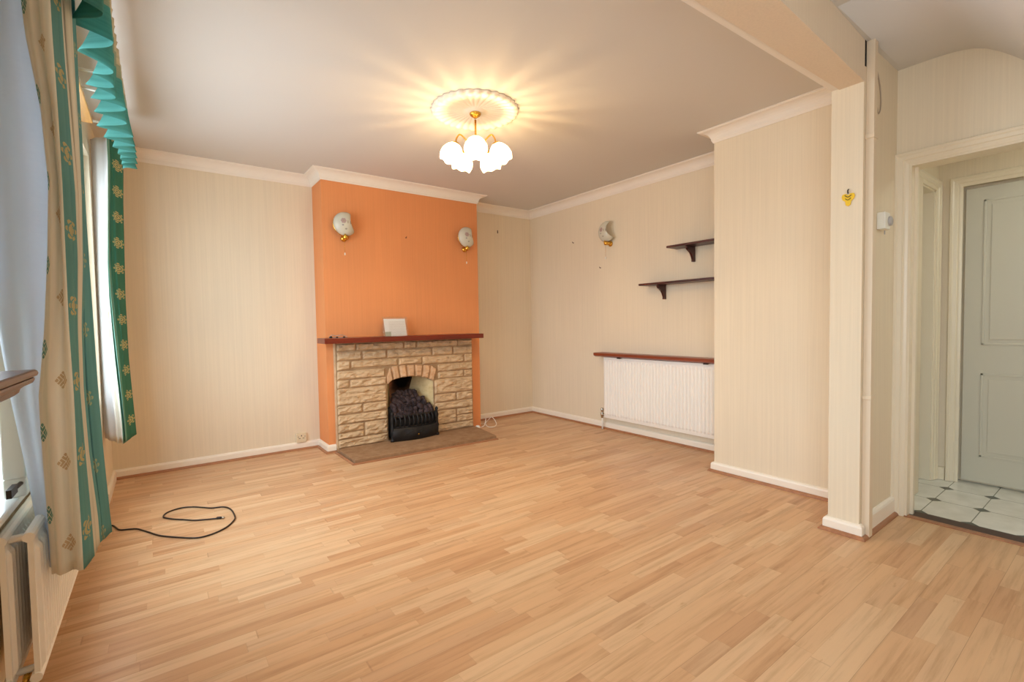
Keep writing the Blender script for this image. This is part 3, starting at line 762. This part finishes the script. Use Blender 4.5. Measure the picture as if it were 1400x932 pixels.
# ------------------------------------------------------------------ wall lights
def sconce(label, px, py, pz, rot):
    t = bpy.data.objects.new('wall_light', None); C.objects.link(t); tag(t, label, 'wall light', 'opal glass and brass wall lights')
    def add(nm, bm, m, smooth=True, parent=t, thick=0):
        o = obj(nm, bm, m, None, smooth=smooth); o.parent = parent
        if thick: md = o.modifiers.new('thick', 'SOLIDIFY'); md.thickness = thick; md.offset = 0
        return o
    # local frame: wall plane y=0, front -y, x right
    R0 = .100
    bm = bmesh.new(); rows = []; uvs = []
    nR, nA = 14, 40
    # right boundary: concave bite; map polar patch
    def right(z):   # concave right edge as function of height
        t_ = (z+.085)/(.165); return .095-.055*max(0, min(1, t_))-.032*math.sin(PI*max(0, min(1, t_)))
    nz_ = 26; nx_ = 22
    for i in range(nz_+1):
        z = -.098+.196*i/nz_
        hw = math.sqrt(max(0, R0*R0-z*z)); xl = -hw*1.0; xr = min(hw*.98 if z < -.05 else 9, right(z)); xr = max(xr, xl+.001)
        if z > .0: xr = min(right(z), hw)
        row = []; ur = []
        for j in range(nx_+1):
            x = xl+(xr-xl)*j/nx_
            rad = min(1, math.sqrt(x*x+z*z)/R0)
            y = -.045-.062*math.sqrt(max(0, 1-rad*rad*.97))
            y += .25*max(0, x)*max(0, x)/.1*.9      # swings back to the wall on the right
            row.append((x, y, z)); ur.append((x, z))
        rows.append(row); uvs.append(ur)
    grid_surface(bm, rows, uvs); add('shade', bm, M_sconce, thick=.004)
    # gold rim along the lower left edge
    bm = bmesh.new(); pts = []
    for k in range(15):
        a = math.radians(165+k*7.5); pts.append((R0*1.01*math.cos(a), -.052, R0*1.01*math.sin(a)))
    tube(bm, pts, .0045, 8); add('rim', bm, M_brass)
    bm = bmesh.new()
    TW = Matrix.Translation((0, 0, -.115)) @ Matrix.Rotation(PI/2, 4, 'X')
    lathe(bm, [(.028, 0), (.028, .006), (.022, .014), (.012, .02)], mat4=TW, seg=20)
    tube(bm, smooth_path([(0, -.015, -.115), (0, -.045, -.125), (-.01, -.075, -.112), (-.01, -.070, -.085)], 4), .008, 10)
    lathe(bm, [(.006, -.03), (.018, -.026), (.024, -.012), (.022, .004), (.012, .012)], (-.004, -.060, -.104), 18)
    lathe(bm, [(.004, -.02), (.014, -.016), (.018, -.004), (.010, .008)], (.014, -.040, -.108), 16)
    add('wall_mount', bm, M_brass)
    bm = bmesh.new(); tube(bm, [(-.012, -.06, -.13), (-.012, -.06, -.245)], .0012, 6)
    ch = add('pull_cord', bm, M_brass)
    bm = bmesh.new(); lathe(bm, [(.001, .012), (.004, .008), (.0055, -.004), (.003, -.012)], (-.012, -.06, -.255), 12)
    o = add('cord_knob', bm, M_plasticw); o.parent = ch
    t.location = (px, py, pz); t.rotation_euler = (0, 0, rot)
    return t
sconce('left wall light on the orange chimney breast', 1.305, YC, 1.955, 0)
sconce('right wall light on the orange chimney breast', 2.515, YC, 1.955, 0)
sconce('wall light on the cream right wall left of the dark shelves', XR, 3.205, 1.965, -PI/2)

# ------------------------------------------------------------------ ceiling rose and chandelier
RC = (1.607, 2.510)
bm = bmesh.new()
nA = 32*6
prof = [(.030, .020), (.052, .018), (.056, .012), (.085, .010), (.20, .015), (.235, .022), (.252, .020), (.258, .008), (.258, 0)]
rings = []
for pi_, (r, d_) in enumerate(prof):
    ring = []
    for k in range(nA):
        a = 2*PI*k/nA; w_ = abs(math.sin(16*a)); amp = {0: 0, 1: 0, 2: 0, 3: .003, 4: .007, 5: .010, 6: .010, 7: .006, 8: 0}[pi_]
        rad = r+(.010*w_ if pi_ in (6, 7, 8) else 0)
        ring.append(bm.verts.new((RC[0]+rad*math.cos(a), RC[1]+rad*math.sin(a), H-d_-amp*(w_-.5))))
    rings.append(ring)
for i in range(len(rings)-1):
    for k in range(nA): bm.faces.new((rings[i][k], rings[i][(k+1) % nA], rings[i+1][(k+1) % nA], rings[i+1][k]))
bm.faces.new(rings[0]); bm.faces.new(rings[-1])
tag(obj('ceiling_rose', bm, M_white, smooth=True), 'round fluted white plaster rose on the ceiling around the lamp', 'ceiling rose')
ch = thing('chandelier', 'lit five arm brass chandelier with white glass shades under the ceiling rose', 'chandelier', (RC[0], RC[1], H-.03))
bm = bmesh.new(); lathe(bm, [(.034, 0), (.036, -.006), (.030, -.016), (.014, -.026), (.008, -.030)], (RC[0], RC[1], H-.02), 28); obj('canopy', bm, M_brass, ch, smooth=True)
bm = bmesh.new(); tube(bm, [(RC[0], RC[1], H-.06), (RC[0], RC[1], 2.21)], .006, 12); obj('stem', bm, M_brass, ch, smooth=True)
bm = bmesh.new(); lathe(bm, [(.006, .06), (.012, .05), (.010, .04), (.022, .028), (.030, .010), (.028, -.008), (.014, -.022), (.006, -.034), (.010, -.042), (.004, -.052)], (RC[0], RC[1], 2.17), 24); obj('hub', bm, M_brass, ch, smooth=True)
for k in range(5):
    a = math.radians(237+72*k); dx, dy = math.cos(a), math.sin(a)
    P = lambda r, z: (RC[0]+dx*r, RC[1]+dy*r, z)
    bm = bmesh.new(); tube(bm, smooth_path([P(.02, 2.175), P(.055, 2.205), (P(.09, 2.235)), P(.108, 2.235), P(.124, 2.208), P(.125, 2.182)], 5), .0045, 10)
    arm = obj('arm', bm, M_brass, ch, smooth=True)
    ax = Vector((dx*.42, dy*.42, -1)).normalized()          # mouth points down and outward
    q = ax.to_track_quat('Z', 'Y').to_matrix().to_4x4()
    TT = Matrix.Translation(P(.125, 2.184)) @ q
    bm = bmesh.new(); lathe(bm, [(.010, -.004), (.022, 0), (.026, .012), (.024, .024)], mat4=TT, seg=20); obj('shade_holder', bm, M_brass, arm, smooth=True)
    bm = bmesh.new(); rows = []; uvs = []; ns, nz = 54, 14
    for i in range(nz+1):
        t_ = i/nz; h_ = .008+.108*t_
        r_ = .022+.046*math.sin(min(1, t_*1.45)*PI/2)**.8
        if t_ > .75: r_ -= (t_-.75)*.035
        row = []; ur = []
        for j in range(ns+1):
            b_ = 2*PI*j/ns; s_ = math.cos(b_*6)
            rr_ = r_*(1+.035*s_*t_); hh = h_+.004*s_*t_**3
            row.append(TT @ Vector((rr_*math.cos(b_), rr_*math.sin(b_), hh))); ur.append((j/ns, t_))
        rows.append(row); uvs.append(ur)
    grid_surface(bm, rows, uvs); bmesh.ops.remove_doubles(bm, verts=bm.verts[:], dist=1e-5)
    o = obj('lamp_shade', bm, M_shade, ch, smooth=True)
    bm = bmesh.new(); lathe(bm, [(.004, .020), (.010, .03), (.017, .045), (.020, .060), (.016, .076), (.005, .086)], mat4=TT, seg=14); obj('bulb', bm, M_bulb, arm, smooth=True)
    l = bpy.data.lights.new('bulb_light', 'POINT'); l.energy = LAMP; l.color = (1, .71, .40); l.shadow_soft_size = .006
    lo = bpy.data.objects.new('bulb_light', l); C.objects.link(lo); lo.location = TT @ Vector((0, 0, .058)); lo.parent = ch
    lo.matrix_parent_inverse = Matrix.Translation(ch.location).inverted()

# ------------------------------------------------------------------ fireplace
YS = 4.115
fp = thing('fireplace', 'buff stone fireplace with arched opening on the orange chimney breast', 'fireplace', (1.87, YC, 0))
def block(bm, c4, rough=.013, proud=.015, seed=0):
    """c4: four (x,z) corners bl, br, tr, tl"""
    bl, br, tr, tl = [Vector(p) for p in c4]
    w_ = ((br-bl).length+(tr-tl).length)/2; h_ = ((tl-bl).length+(tr-br).length)/2
    nx = max(4, int(w_/.014)); nz = max(4, int(h_/.010))
    rows = []
    for j in range(nz+1):
        v = j/nz; row = []
        for i in range(nx+1):
            u = i/nx
            p = bl*(1-u)*(1-v)+br*u*(1-v)+tr*u*v+tl*(1-u)*v
            e = min(u*w_, (1-u)*w_, v*h_, (1-v)*h_); m = min(1, e/.012)**.5 if e > 0 else 0
            nzv = noise.fractal(Vector((p.x*16+seed*3.1, seed*1.7, p.y*38)), 1, 2, 4)
            rdg = abs(noise.noise(Vector((p.x*7+seed, seed*2.3, p.y*30))))
            d_ = m*(proud+rough*nzv+rough*1.2*rdg)
            jx = .0022*noise.noise(Vector((p.x*30, seed, p.y*30))); jz = .0035*noise.noise(Vector((p.x*26+5, seed, p.y*26)))
            row.append((p.x+jx, YS+.014-d_, p.y+jz))
        rows.append(row)
    grid_surface(bm, rows)
g_ = .004
rowsL = {'A': (.932, .868), 'B': (.866, .786), 'C': (.784, .703), 'D': (.701, .622), 'E': (.620, .548), 'F': (.546, .402), 'G': (.400, .316), 'H': (.314, .232), 'I': (.230, .148), 'J': (.146, .09), 'K': (.112, .034)}
BL = [(1.199, 1.360, .868, .932), (1.366, 1.805, .868, .932), (1.811, 1.932, .868, .932), (1.938, 2.375, .868, .932), (2.381, 2.546, .868, .932),
      (1.197, 1.410, .786, .864), (1.419, 1.636, .786, .864), (1.643, 2.090, .786, .864), (2.097, 2.318, .786, .864), (2.325, 2.546, .786, .864),
      (1.195, 1.308, .703, .782), (1.315, 1.742, .716, .782), (1.752, 1.984, .716, .782), (1.990, 2.440, .703, .782), (2.447, 2.544, .703, .782),
      (1.193, 1.618, .623, .699), (2.150, 2.543, .626, .699),
      (1.192, 1.296, .549, .619), (1.303, 1.628, .549, .619), (2.150, 2.437, .556, .622), (2.443, 2.542, .556, .622),
      (1.190, 1.628, .404, .545), (2.112, 2.541, .408, .552),
      (1.190, 1.402, .322, .400), (1.409, 1.630, .322, .400), (2.112, 2.347, .326, .404), (2.354, 2.538, .326, .404),
      (1.190, 1.630, .240, .318), (2.110, 2.538, .246, .322),
      (1.190, 1.414, .168, .236), (1.421, 1.631, .112, .236), (2.110, 2.345, .108, .242), (2.352, 2.539, .178, .242),
      (1.190, 1.414, .112, .164), (2.352, 2.539, .108, .174),
      (1.189, 1.631, .034, .108), (2.108, 2.541, .034, .104)]
bm = bmesh.new()
for i, (a, b_, z0, z1) in enumerate(BL): block(bm, [(a, z0+.001), (b_, z0+.001), (b_, z1), (a, z1)], seed=i)
arch_in = [(1.634, .545), (1.695, .583), (1.765, .598), (1.837, .604), (1.909, .602), (1.980, .590), (2.050, .566), (2.104, .535)]
arch_out = [(1.632, .618), (1.672, .714), (1.748, .716), (1.826, .714), (1.907, .712), (1.994, .706), (2.075, .698), (2.144, .660)]
VO = bmesh.new()
for i in range(7):
    a, b_, c_, d_ = arch_in[i], arch_in[i+1], arch_out[i+1], arch_out[i]
    block(VO, [(a[0]+.003, a[1]), (b_[0]-.003, b_[1]), (c_[0]-.003, c_[1]-.002), (d_[0]+.003, d_[1]-.002)], seed=60+i, rough=.006, proud=.020)
# mortar body behind the stones
inner = [(1.636, .034), (1.636, .548)]+[(p[0], p[1]+.004) for p in arch_in[1:-1]]+[(2.100, .538), (2.100, .034)]
body = [(1.186, .034)]+inner+[(2.545, .034), (2.545, .94), (1.186, .94)]
prism(bm, body, 'xz', YS+.012, YC)
bm.faces.ensure_lookup_table()
o = obj('stone_surround', bm, M_stone, fp); 
md = bmesh.new(); prism(md, [(1.188, .034)]+inner+[(2.543, .034), (2.543, .938), (1.188, .938)], 'xz', YS+.0105, YS+.0119)
o2 = obj('mortar', md, M_mortar, o)
o3 = obj('arch_stones', VO, M_vouss, fp)
obj('mantel_shelf', boxes((1.058, 3.955, .942, 2.580, YC, .986)), M_mantel, fp, bevel=.003)['label'] = 'dark red mahogany mantel shelf'
# hearth slab, slightly out of square
bm = prism(bmesh.new(), [(1.186, 4.135), (1.190, 3.700), (2.495, 3.640), (2.560, 4.10), (2.56, 4.18), (1.186, 4.18)], 'xy', 0.0, .034)
hb = obj('hearth', bm, M_hearth, fp, bevel=.004); hb['label'] = 'brown stone hearth slab'
bm = sweep(bmesh.new(), [(2.500, 3.626), (1.178, 3.688), (1.172, 4.13)][::-1], [(0, 0), (.014, 0), (.012, .008), (.006, .013), (0, .014)])
struct(obj('trim_13', bm, M_beading), 'light wood beading round the edge of the hearth', 'beading')
# fire chamber
for pts_ in ([(2.102, YC-.052), (2.13, YC), (2.13, 4.45), (1.995, 4.45), (1.965, 4.42)], [(1.634, YC-.052), (1.606, YC), (1.606, 4.45), (1.755, 4.45), (1.775, 4.42)]):
    obj('firebrick_cheek', prism(bmesh.new(), pts_, 'xy', .034, .64), M_firebrick, fp)
obj('lintel', boxes((1.606, YC, .605, 2.13, 4.44, .64)), M_dark, fp)
bm = bmesh.new(); rows = []
for i in range(17):
    z = .034+.60*i/16; row = []
    for j in range(21):
        u = j/20; x = 1.74+.26*u; d_ = .03*(abs(2*u-1)**3)
        row.append((x, 4.425-d_-max(0, z-.42)*.25, z))
    rows.append(row)
grid_surface(bm, rows); obj('fireback', bm, M_soot, fp, smooth=True)['label'] = 'sooty curved back of the fire opening'

# fire basket
gx0, gx1, gy = 1.640, 2.096, 4.055
fb = thing('fire_basket', 'black cast iron fire basket standing in the fireplace opening', 'fire basket', (1.868, gy, .034))
bm = bmesh.new()
def bulge(u): return gy-.045*math.sin(PI*u)
for z, r_ in ((.262, .009), (.160, .008)):
    tube(bm, [(gx0+(gx1-gx0)*u/12, bulge(u/12), z) for u in range(13)], r_, 8)
obj('rail', bm, M_iron, fb, smooth=True)
for k in range(11):
    u = (k+.7)/11.4; x = gx0+(gx1-gx0)*u; y = bulge(u)
    bm = bmesh.new(); tube(bm, smooth_path([(x, y, .262), (x, y-.022, .235), (x, y-.026, .205), (x, y-.014, .178), (x, y, .160)], 3), .0072, 8); obj('bar', bm, M_iron, fb, smooth=True)
for x in (gx0+.006, gx1-.006):
    bm = bmesh.new(); lathe(bm, [(.020, .034), (.020, .05), (.012, .06), (.014, .10), (.020, .13), (.014, .155), (.012, .20), (.018, .23), (.013, .25), (.010, .27), (.015, .282), (.012, .296), (.003, .305)], (x, gy-.006, 0), 14); obj('post', bm, M_iron, fb, smooth=True)
bm = bmesh.new(); rows = []
for i in range(9):
    z = .036+.118*i/8; row = []
    for j in range(41):
        u = j/40; x = gx0+(gx1-gx0)*u
        sc_ = .006*math.sin(u*2*PI*3)*math.sin(i/8*PI)
        row.append((x, bulge(u)-.004-.014*math.sin(i/8*PI)-sc_, z))
    rows.append(row)
grid_surface(bm, rows)
o = obj('ash_cover', bm, M_iron, fb, smooth=True); md_ = o.modifiers.new('t', 'SOLIDIFY'); md_.thickness = .008
bm = bmesh.new()
for s in (-1, 1):
    tube(bm, smooth_path([(1.868+s*.02, bulge(.5)-.024, .10), (1.868+s*.06, bulge(.45)-.020, .118), (1.868+s*.10, bulge(.35)-.016, .10), (1.868+s*.14, bulge(.25)-.012, .085), (1.868+s*.17, bulge(.15)-.01, .10)], 4), .005, 6)
tag_ = obj('scroll_ornament', bm, M_iron, fb, smooth=True)
bm = bmesh.new(); lathe(bm, [(.003, -.006), (.008, 0), (.003, .006)], (1.868, bulge(.5)-.028, .085), 12); obj('ash_cover_knob', bm, M_brass, fb)['label'] = 'tiny brass knob'
bm = prism(bmesh.new(), [(gy+.0, .16), (gy+.0, .225), (4.16, .33), (4.18, .33), (4.18, .06), (gy+.06, .06)], 'yz', gx0+.012, gx1-.014)
obj('coal_bed', bm, M_iron, fb)
# coals
protos = []
for s in range(5):
    bm = bmesh.new(); bmesh.ops.create_icosphere(bm, subdivisions=2, radius=.031)
    for v in bm.verts:
        n_ = noise.noise(v.co*38+Vector((s*9, 0, 0))); v.co *= 1+.42*n_
        v.co.x *= 1.25; v.co.z *= .85
    me = bpy.data.meshes.new('coal'); bm.to_mesh(me); bm.free(); me.materials.append(M_coal); protos.append(me)
k = 0
for r_i in range(6):
    ncol = 8-r_i//2
    y = gy+.012+.038*r_i; z = .262+.034*r_i
    if r_i == 5: y -= .01; z -= .004
    for j in range(ncol):
        x = gx0+.030+.014*r_i+(gx1-gx0-.060-.036*r_i)*(j+.5*(r_i % 2)*.8)/(ncol-1+.4)
        o = bpy.data.objects.new('coal', protos[k % 5]); C.objects.link(o)
        o.location = (x+random.uniform(-.005, .005), y+random.uniform(-.006, .006), z+random.uniform(-.006, .008))
        o.rotation_euler = (random.uniform(0, 3), random.uniform(0, 3), random.uniform(0, 3)); o.scale = [random.uniform(.85, 1.15)]*3
        tag(o, 'black lump of coal in the fire basket', 'coal', 'coals in the fire basket'); k += 1

# ------------------------------------------------------------------ things on the mantel and walls
lf = thing('leaflet_holder', 'clear acrylic holder with a printed leaflet standing on the mantel shelf', 'leaflet holder', (1.71, 4.08, .986))
def mk_paper():
    m = new_mat('printed_leaflet', (246, 243, 238), .6); g = NT(m)
    tc = g.new('ShaderNodeTexCoord'); sp = g.new('ShaderNodeSeparateXYZ'); g.link(tc.outputs['Object'], sp.inputs[0])
    x, z = sp.outputs[0], sp.outputs[2]
    lines = g.math('GREATER_THAN', g.math('SINE', g.math('MULTIPLY', z, 520.0)), .2)
    body = g.math('MULTIPLY', g.math('LESS_THAN', z, 1.118), g.math('GREATER_THAN', x, 1.655))
    n = g.noise(g.pos((60, 60, 400)), 1, 2)
    c_ = g.mix(g.math('MULTIPLY', g.math('MULTIPLY', lines, body), g.math('MULTIPLY', n, .75)), srgb(248, 245, 242), srgb(188, 182, 160))
    grn = g.math('MULTIPLY', g.math('LESS_THAN', x, 1.672), g.math('LESS_THAN', z, 1.025))
    c_ = g.mix(g.math('MULTIPLY', grn, .6), c_, srgb(120, 130, 60))
    g.link(c_, g.b.inputs['Base Color']); return m
M_leaf = mk_paper()
bm = prism(bmesh.new(), [(1.618, .988), (1.824, .988), (1.814, 1.146), (1.610, 1.146)], 'xz', 4.083, 4.085)
bm.transform(Matrix.Translation((0, 4.06, .986)) @ Matrix.Rotation(math.radians(-7), 4, 'X') @ Matrix.Translation((0, -4.06, -.986)))
obj('leaflet', bm, M_leaf, lf)
M_acr = bpy.data.materials.new('clear_acrylic'); M_acr.use_nodes = True; g = NT(M_acr)
t1 = g.new('ShaderNodeBsdfTransparent'); t1.inputs[0].default_value = (.985, .985, .98, 1); t2 = g.new('ShaderNodeBsdfGlossy'); t2.inputs['Roughness'].default_value = .08
mx = g.new('ShaderNodeMixShader'); mx.inputs[0].default_value = .07; g.link(t1.outputs[0], mx.inputs[1]); g.link(t2.outputs[0], mx.inputs[2]); g.link(mx.outputs[0], g.n['Material Output'].inputs[0])
bm = boxes((1.600, 4.074, .987, 1.832, 4.077, 1.158), (1.600, 4.088, .987, 1.832, 4.091, 1.165), (1.60, 4.04, .986, 1.832, 4.115, .990))
bm.transform(Matrix.Translation((0, 4.06, .986)) @ Matrix.Rotation(math.radians(-6), 4, 'X') @ Matrix.Translation((0, -4.06, -.986)))
obj('sleeve', bm, M_acr, lf, bevel=.001)['label'] = 'clear acrylic sleeve'
# loose wire with dark clips
wc = thing('wire_loop', 'small loop of thin wire with dark clips on the left end of the mantel shelf', 'wire', (1.18, 4.03, .986))
bm = bmesh.new(); tube(bm, smooth_path([(1.115, 4.04, .990), (1.135, 4.02, 1.012), (1.17, 4.04, 1.004), (1.20, 4.02, 1.010), (1.24, 4.05, 1.006), (1.26, 4.03, .990), (1.20, 4.06, .989), (1.13, 4.06, .989)], 5), .0022, 6); obj('wire', bm, M_greyp, wc, smooth=True)
for x, s in ((1.128, 1.3), (1.178, .9), (1.235, 1.0)):
    bm = bmesh.new(); lathe(bm, [(.004*s, 0), (.010*s, .002), (.010*s, .008), (.005*s, .013*s)], (x, 4.03, .986), 10); obj('clip', bm, M_black, wc, smooth=True)
# wall socket
ws = thing('wall_socket', 'cream double plug socket above the skirting left of the fireplace', 'socket', (.965, YB, .10))
obj('face_plate', boxes((.925, YB-.028, .066, 1.008, YB, .146)), M_plastick, ws, bevel=.004)
bm = bmesh.new()
for (x, z, w_, h_) in ((.966, .125, .004, .010), (.950, .103, .008, .004), (.982, .103, .008, .004), (.940, .118, .004, .004), (.994, .118, .004, .004)):
    box(bm, x-w_, YB-.0292, z-h_/2, x+w_, YB-.0275, z+h_/2)
obj('pin_holes', bm, M_black, ws)
# cap and cable by the hearth
tag(obj('cable_grommet', lathe(bmesh.new(), [(.024, 0), (.026, .014), (.024, .030), (.014, .038), (.003, .040)], (2.590, 4.115, .0), 18), M_plasticw, smooth=True), 'small round white cap on the floor at the right end of the hearth', 'cap')
bm = bmesh.new(); tube(bm, smooth_path([(2.610, 4.12, .012), (2.66, 4.10, .030), (2.695, 4.12, .10), (2.72, 4.16, .075), (2.70, 4.12, .02), (2.74, 4.06, .008), (2.80, 4.08, .03), (2.80, 4.16, .09), (2.77, 4.20, .05), (2.76, 4.26, .008), (2.70, 4.40, .010)], 7), .0028, 7)
tag(obj('aerial_cable', bm, M_plasticw, smooth=True), 'tangled thin white cable on the floor right of the hearth', 'cable')
# nails and hooks left in the walls
def nail(p, n_, label):
    bm = bmesh.new(); q = Vector(p); d_ = Vector(n_)
    tube(bm, [q, q+d_*.012, q+d_*.018+Vector((0, 0, .010))], .0028, 8); tube(bm, [q+d_*.001, q+d_*.003], .006, 8)
    tag(obj('picture_hook', bm, M_shelf), label, 'hook')
bm = boxes((3.126, YB-.008, 2.108, 3.134, YB, 2.142)); tag(obj('picture_hook', bm, M_shelf, bevel=.002), 'narrow dark picture hook on the back wall right of the chimney', 'hook')
nail((XR, 3.728, 1.934), (-1, 0, 0), 'dark nail on the right wall left of the wall light')
nail((XR, 3.341, 1.628), (-1, 0, 0), 'dark nail on the right wall below the wall light')
nail((1.881, YC, 1.899), (0, -1, 0), 'tiny nail in the orange chimney breast between the wall lights')
# yellow hook on pier
bm = bmesh.new()
pts = [(.0, .012), (.012, .020), (.024, .018), (.028, .006), (.024, -.008), (.013, -.018), (.010, -.036), (0, -.042)]
pts = pts+[(-a, b_) for a, b_ in pts[-2:0:-1]]
V_ = [(.899+a, 1.672+b_) for a, b_ in pts]
prism(bm, V_, 'yz', XP-.006, XP)
yh = tag(obj('key_hook', bm, M_yellow, bevel=.0015), 'yellow plastic hook plate on the face of the pier', 'hook')
bm = bmesh.new(); tube(bm, [(XP-.006, .899, 1.69), (XP-.010, .899, 1.705), (XP-.002, .899, 1.712)], .003, 8); obj('nail', bm, M_iron, yh)
bm = bmesh.new(); tube(bm, smooth_path([(XP-.007, .885, 1.682), (XP-.009, .899, 1.674), (XP-.009, .912, 1.684)], 4), .0018, 6); tube(bm, smooth_path([(XP-.007, .887, 1.668), (XP-.009, .899, 1.660), (XP-.007, .910, 1.668)], 4), .0016, 6)
obj('raised_mark', bm, M_thresh, yh)
# conduit on the pier corner
M_conduit = new_mat('painted_trunking', (228, 210, 184), .45)
cd = thing('cable_trunking', 'narrow vertical cable trunking running up the corner of the pier', 'trunking', (2.775, .825, 0))
obj('channel', boxes((2.757, .806, .0, 2.803, YP0, .70), (2.757, .806, .702, 2.803, YP0, 1.95), (2.757, .806, 1.953, 2.803, YP0, H)), M_conduit, cd, bevel=.003)
for z in (.685, 1.94): obj('joint_clip', boxes((2.750, .803, z, 2.807, YP0, z+.02)), M_conduit, cd, bevel=.002)
tag(obj('plaster_hole', boxes((2.735, YP0-.002, 2.28, 2.753, YP0+.0, 2.399)), M_dark), 'dark gap beside the top of the cable trunking', 'gap')
bm = bmesh.new(); tube(bm, smooth_path([(2.83, .83, 2.396), (2.845, .828, 2.36), (2.85, .826, 2.30), (2.90, .826, 2.22), (2.915, .826, 2.14), (2.89, .826, 2.09), (2.865, .828, 2.12), (2.845, .83, 2.22), (2.83, .83, 2.34)], 6), .003, 7)
tag(obj('loose_cable', bm, new_mat('grey_cable', (168, 150, 130), .5), smooth=True), 'loop of thin grey cable hanging beside the top of the trunking', 'cable')
# thermostat
th = thing('thermostat', 'small white wall thermostat with grey dial beside the doorway', 'thermostat', (2.97, YP0, 1.57))
obj('housing', boxes((2.925, YP0-.036, 1.528, 3.000, YP0, 1.612)), M_plasticw, th, bevel=.004)
bm = bmesh.new(); lathe(bm, [(.024, 0), (.024, .010), (.018, .014)], mat4=Matrix.Translation((2.985, YP0-.034, 1.57)) @ Matrix.Rotation(PI/2, 4, 'X'), seg=20); obj('dial', bm, M_greyp, th, smooth=True)
bm = bmesh.new(); tube(bm, [(3.01, YP0-.01, 1.54), (3.012, YP0-.01, 1.51)], .003, 6); obj('lead', bm, M_greyp, th)

# black cable on the floor
W = [(-.27, 3.42), (-.249, 3.401), (-.233, 3.354), (-.215, 3.306), (-.182, 3.287), (-.145, 3.267), (-.122, 3.231), (-.085, 3.161), (-.045, 3.084), (-.001, 3.03), (.06, 2.966), (.103, 2.928), (.148, 2.916), (.205, 2.936), (.258, 2.985), (.296, 3.06), (.306, 3.117), (.303, 3.226), (.288, 3.295), (.265, 3.329), (.238, 3.34), (.207, 3.353), (.168, 3.397), (.123, 3.444), (.071, 3.471), (.025, 3.462), (-.011, 3.43), (-.024, 3.383), (-.016, 3.349), (.022, 3.296), (.069, 3.248), (.116, 3.199), (.174, 3.168), (.222, 3.147)]
fc = thing('floor_cable', 'black cable lying in a loop on the laminate floor near the window', 'cable', (.1, 3.2, 0))
bm = bmesh.new(); tube(bm, smooth_path([(x, y, .0048) for x, y in W], 5), .0042, 8); obj('cord', bm, M_black, fc, smooth=True)
bm = bmesh.new(); dv = Vector((.256-.222, 3.125-3.147, 0)).normalized(); p0 = Vector((.218, 3.150, .007))
tube(bm, [p0, p0+dv*.004, p0+dv*.026, p0+dv*.028], [.004, .007, .007, .004], 10); obj('plug', bm, M_black, fc, smooth=True)
bm = bmesh.new(); tube(bm, [p0+dv*.028, p0+dv*.044], .0055, 10); obj('plug_tip', bm, M_chrome, fc, smooth=True)
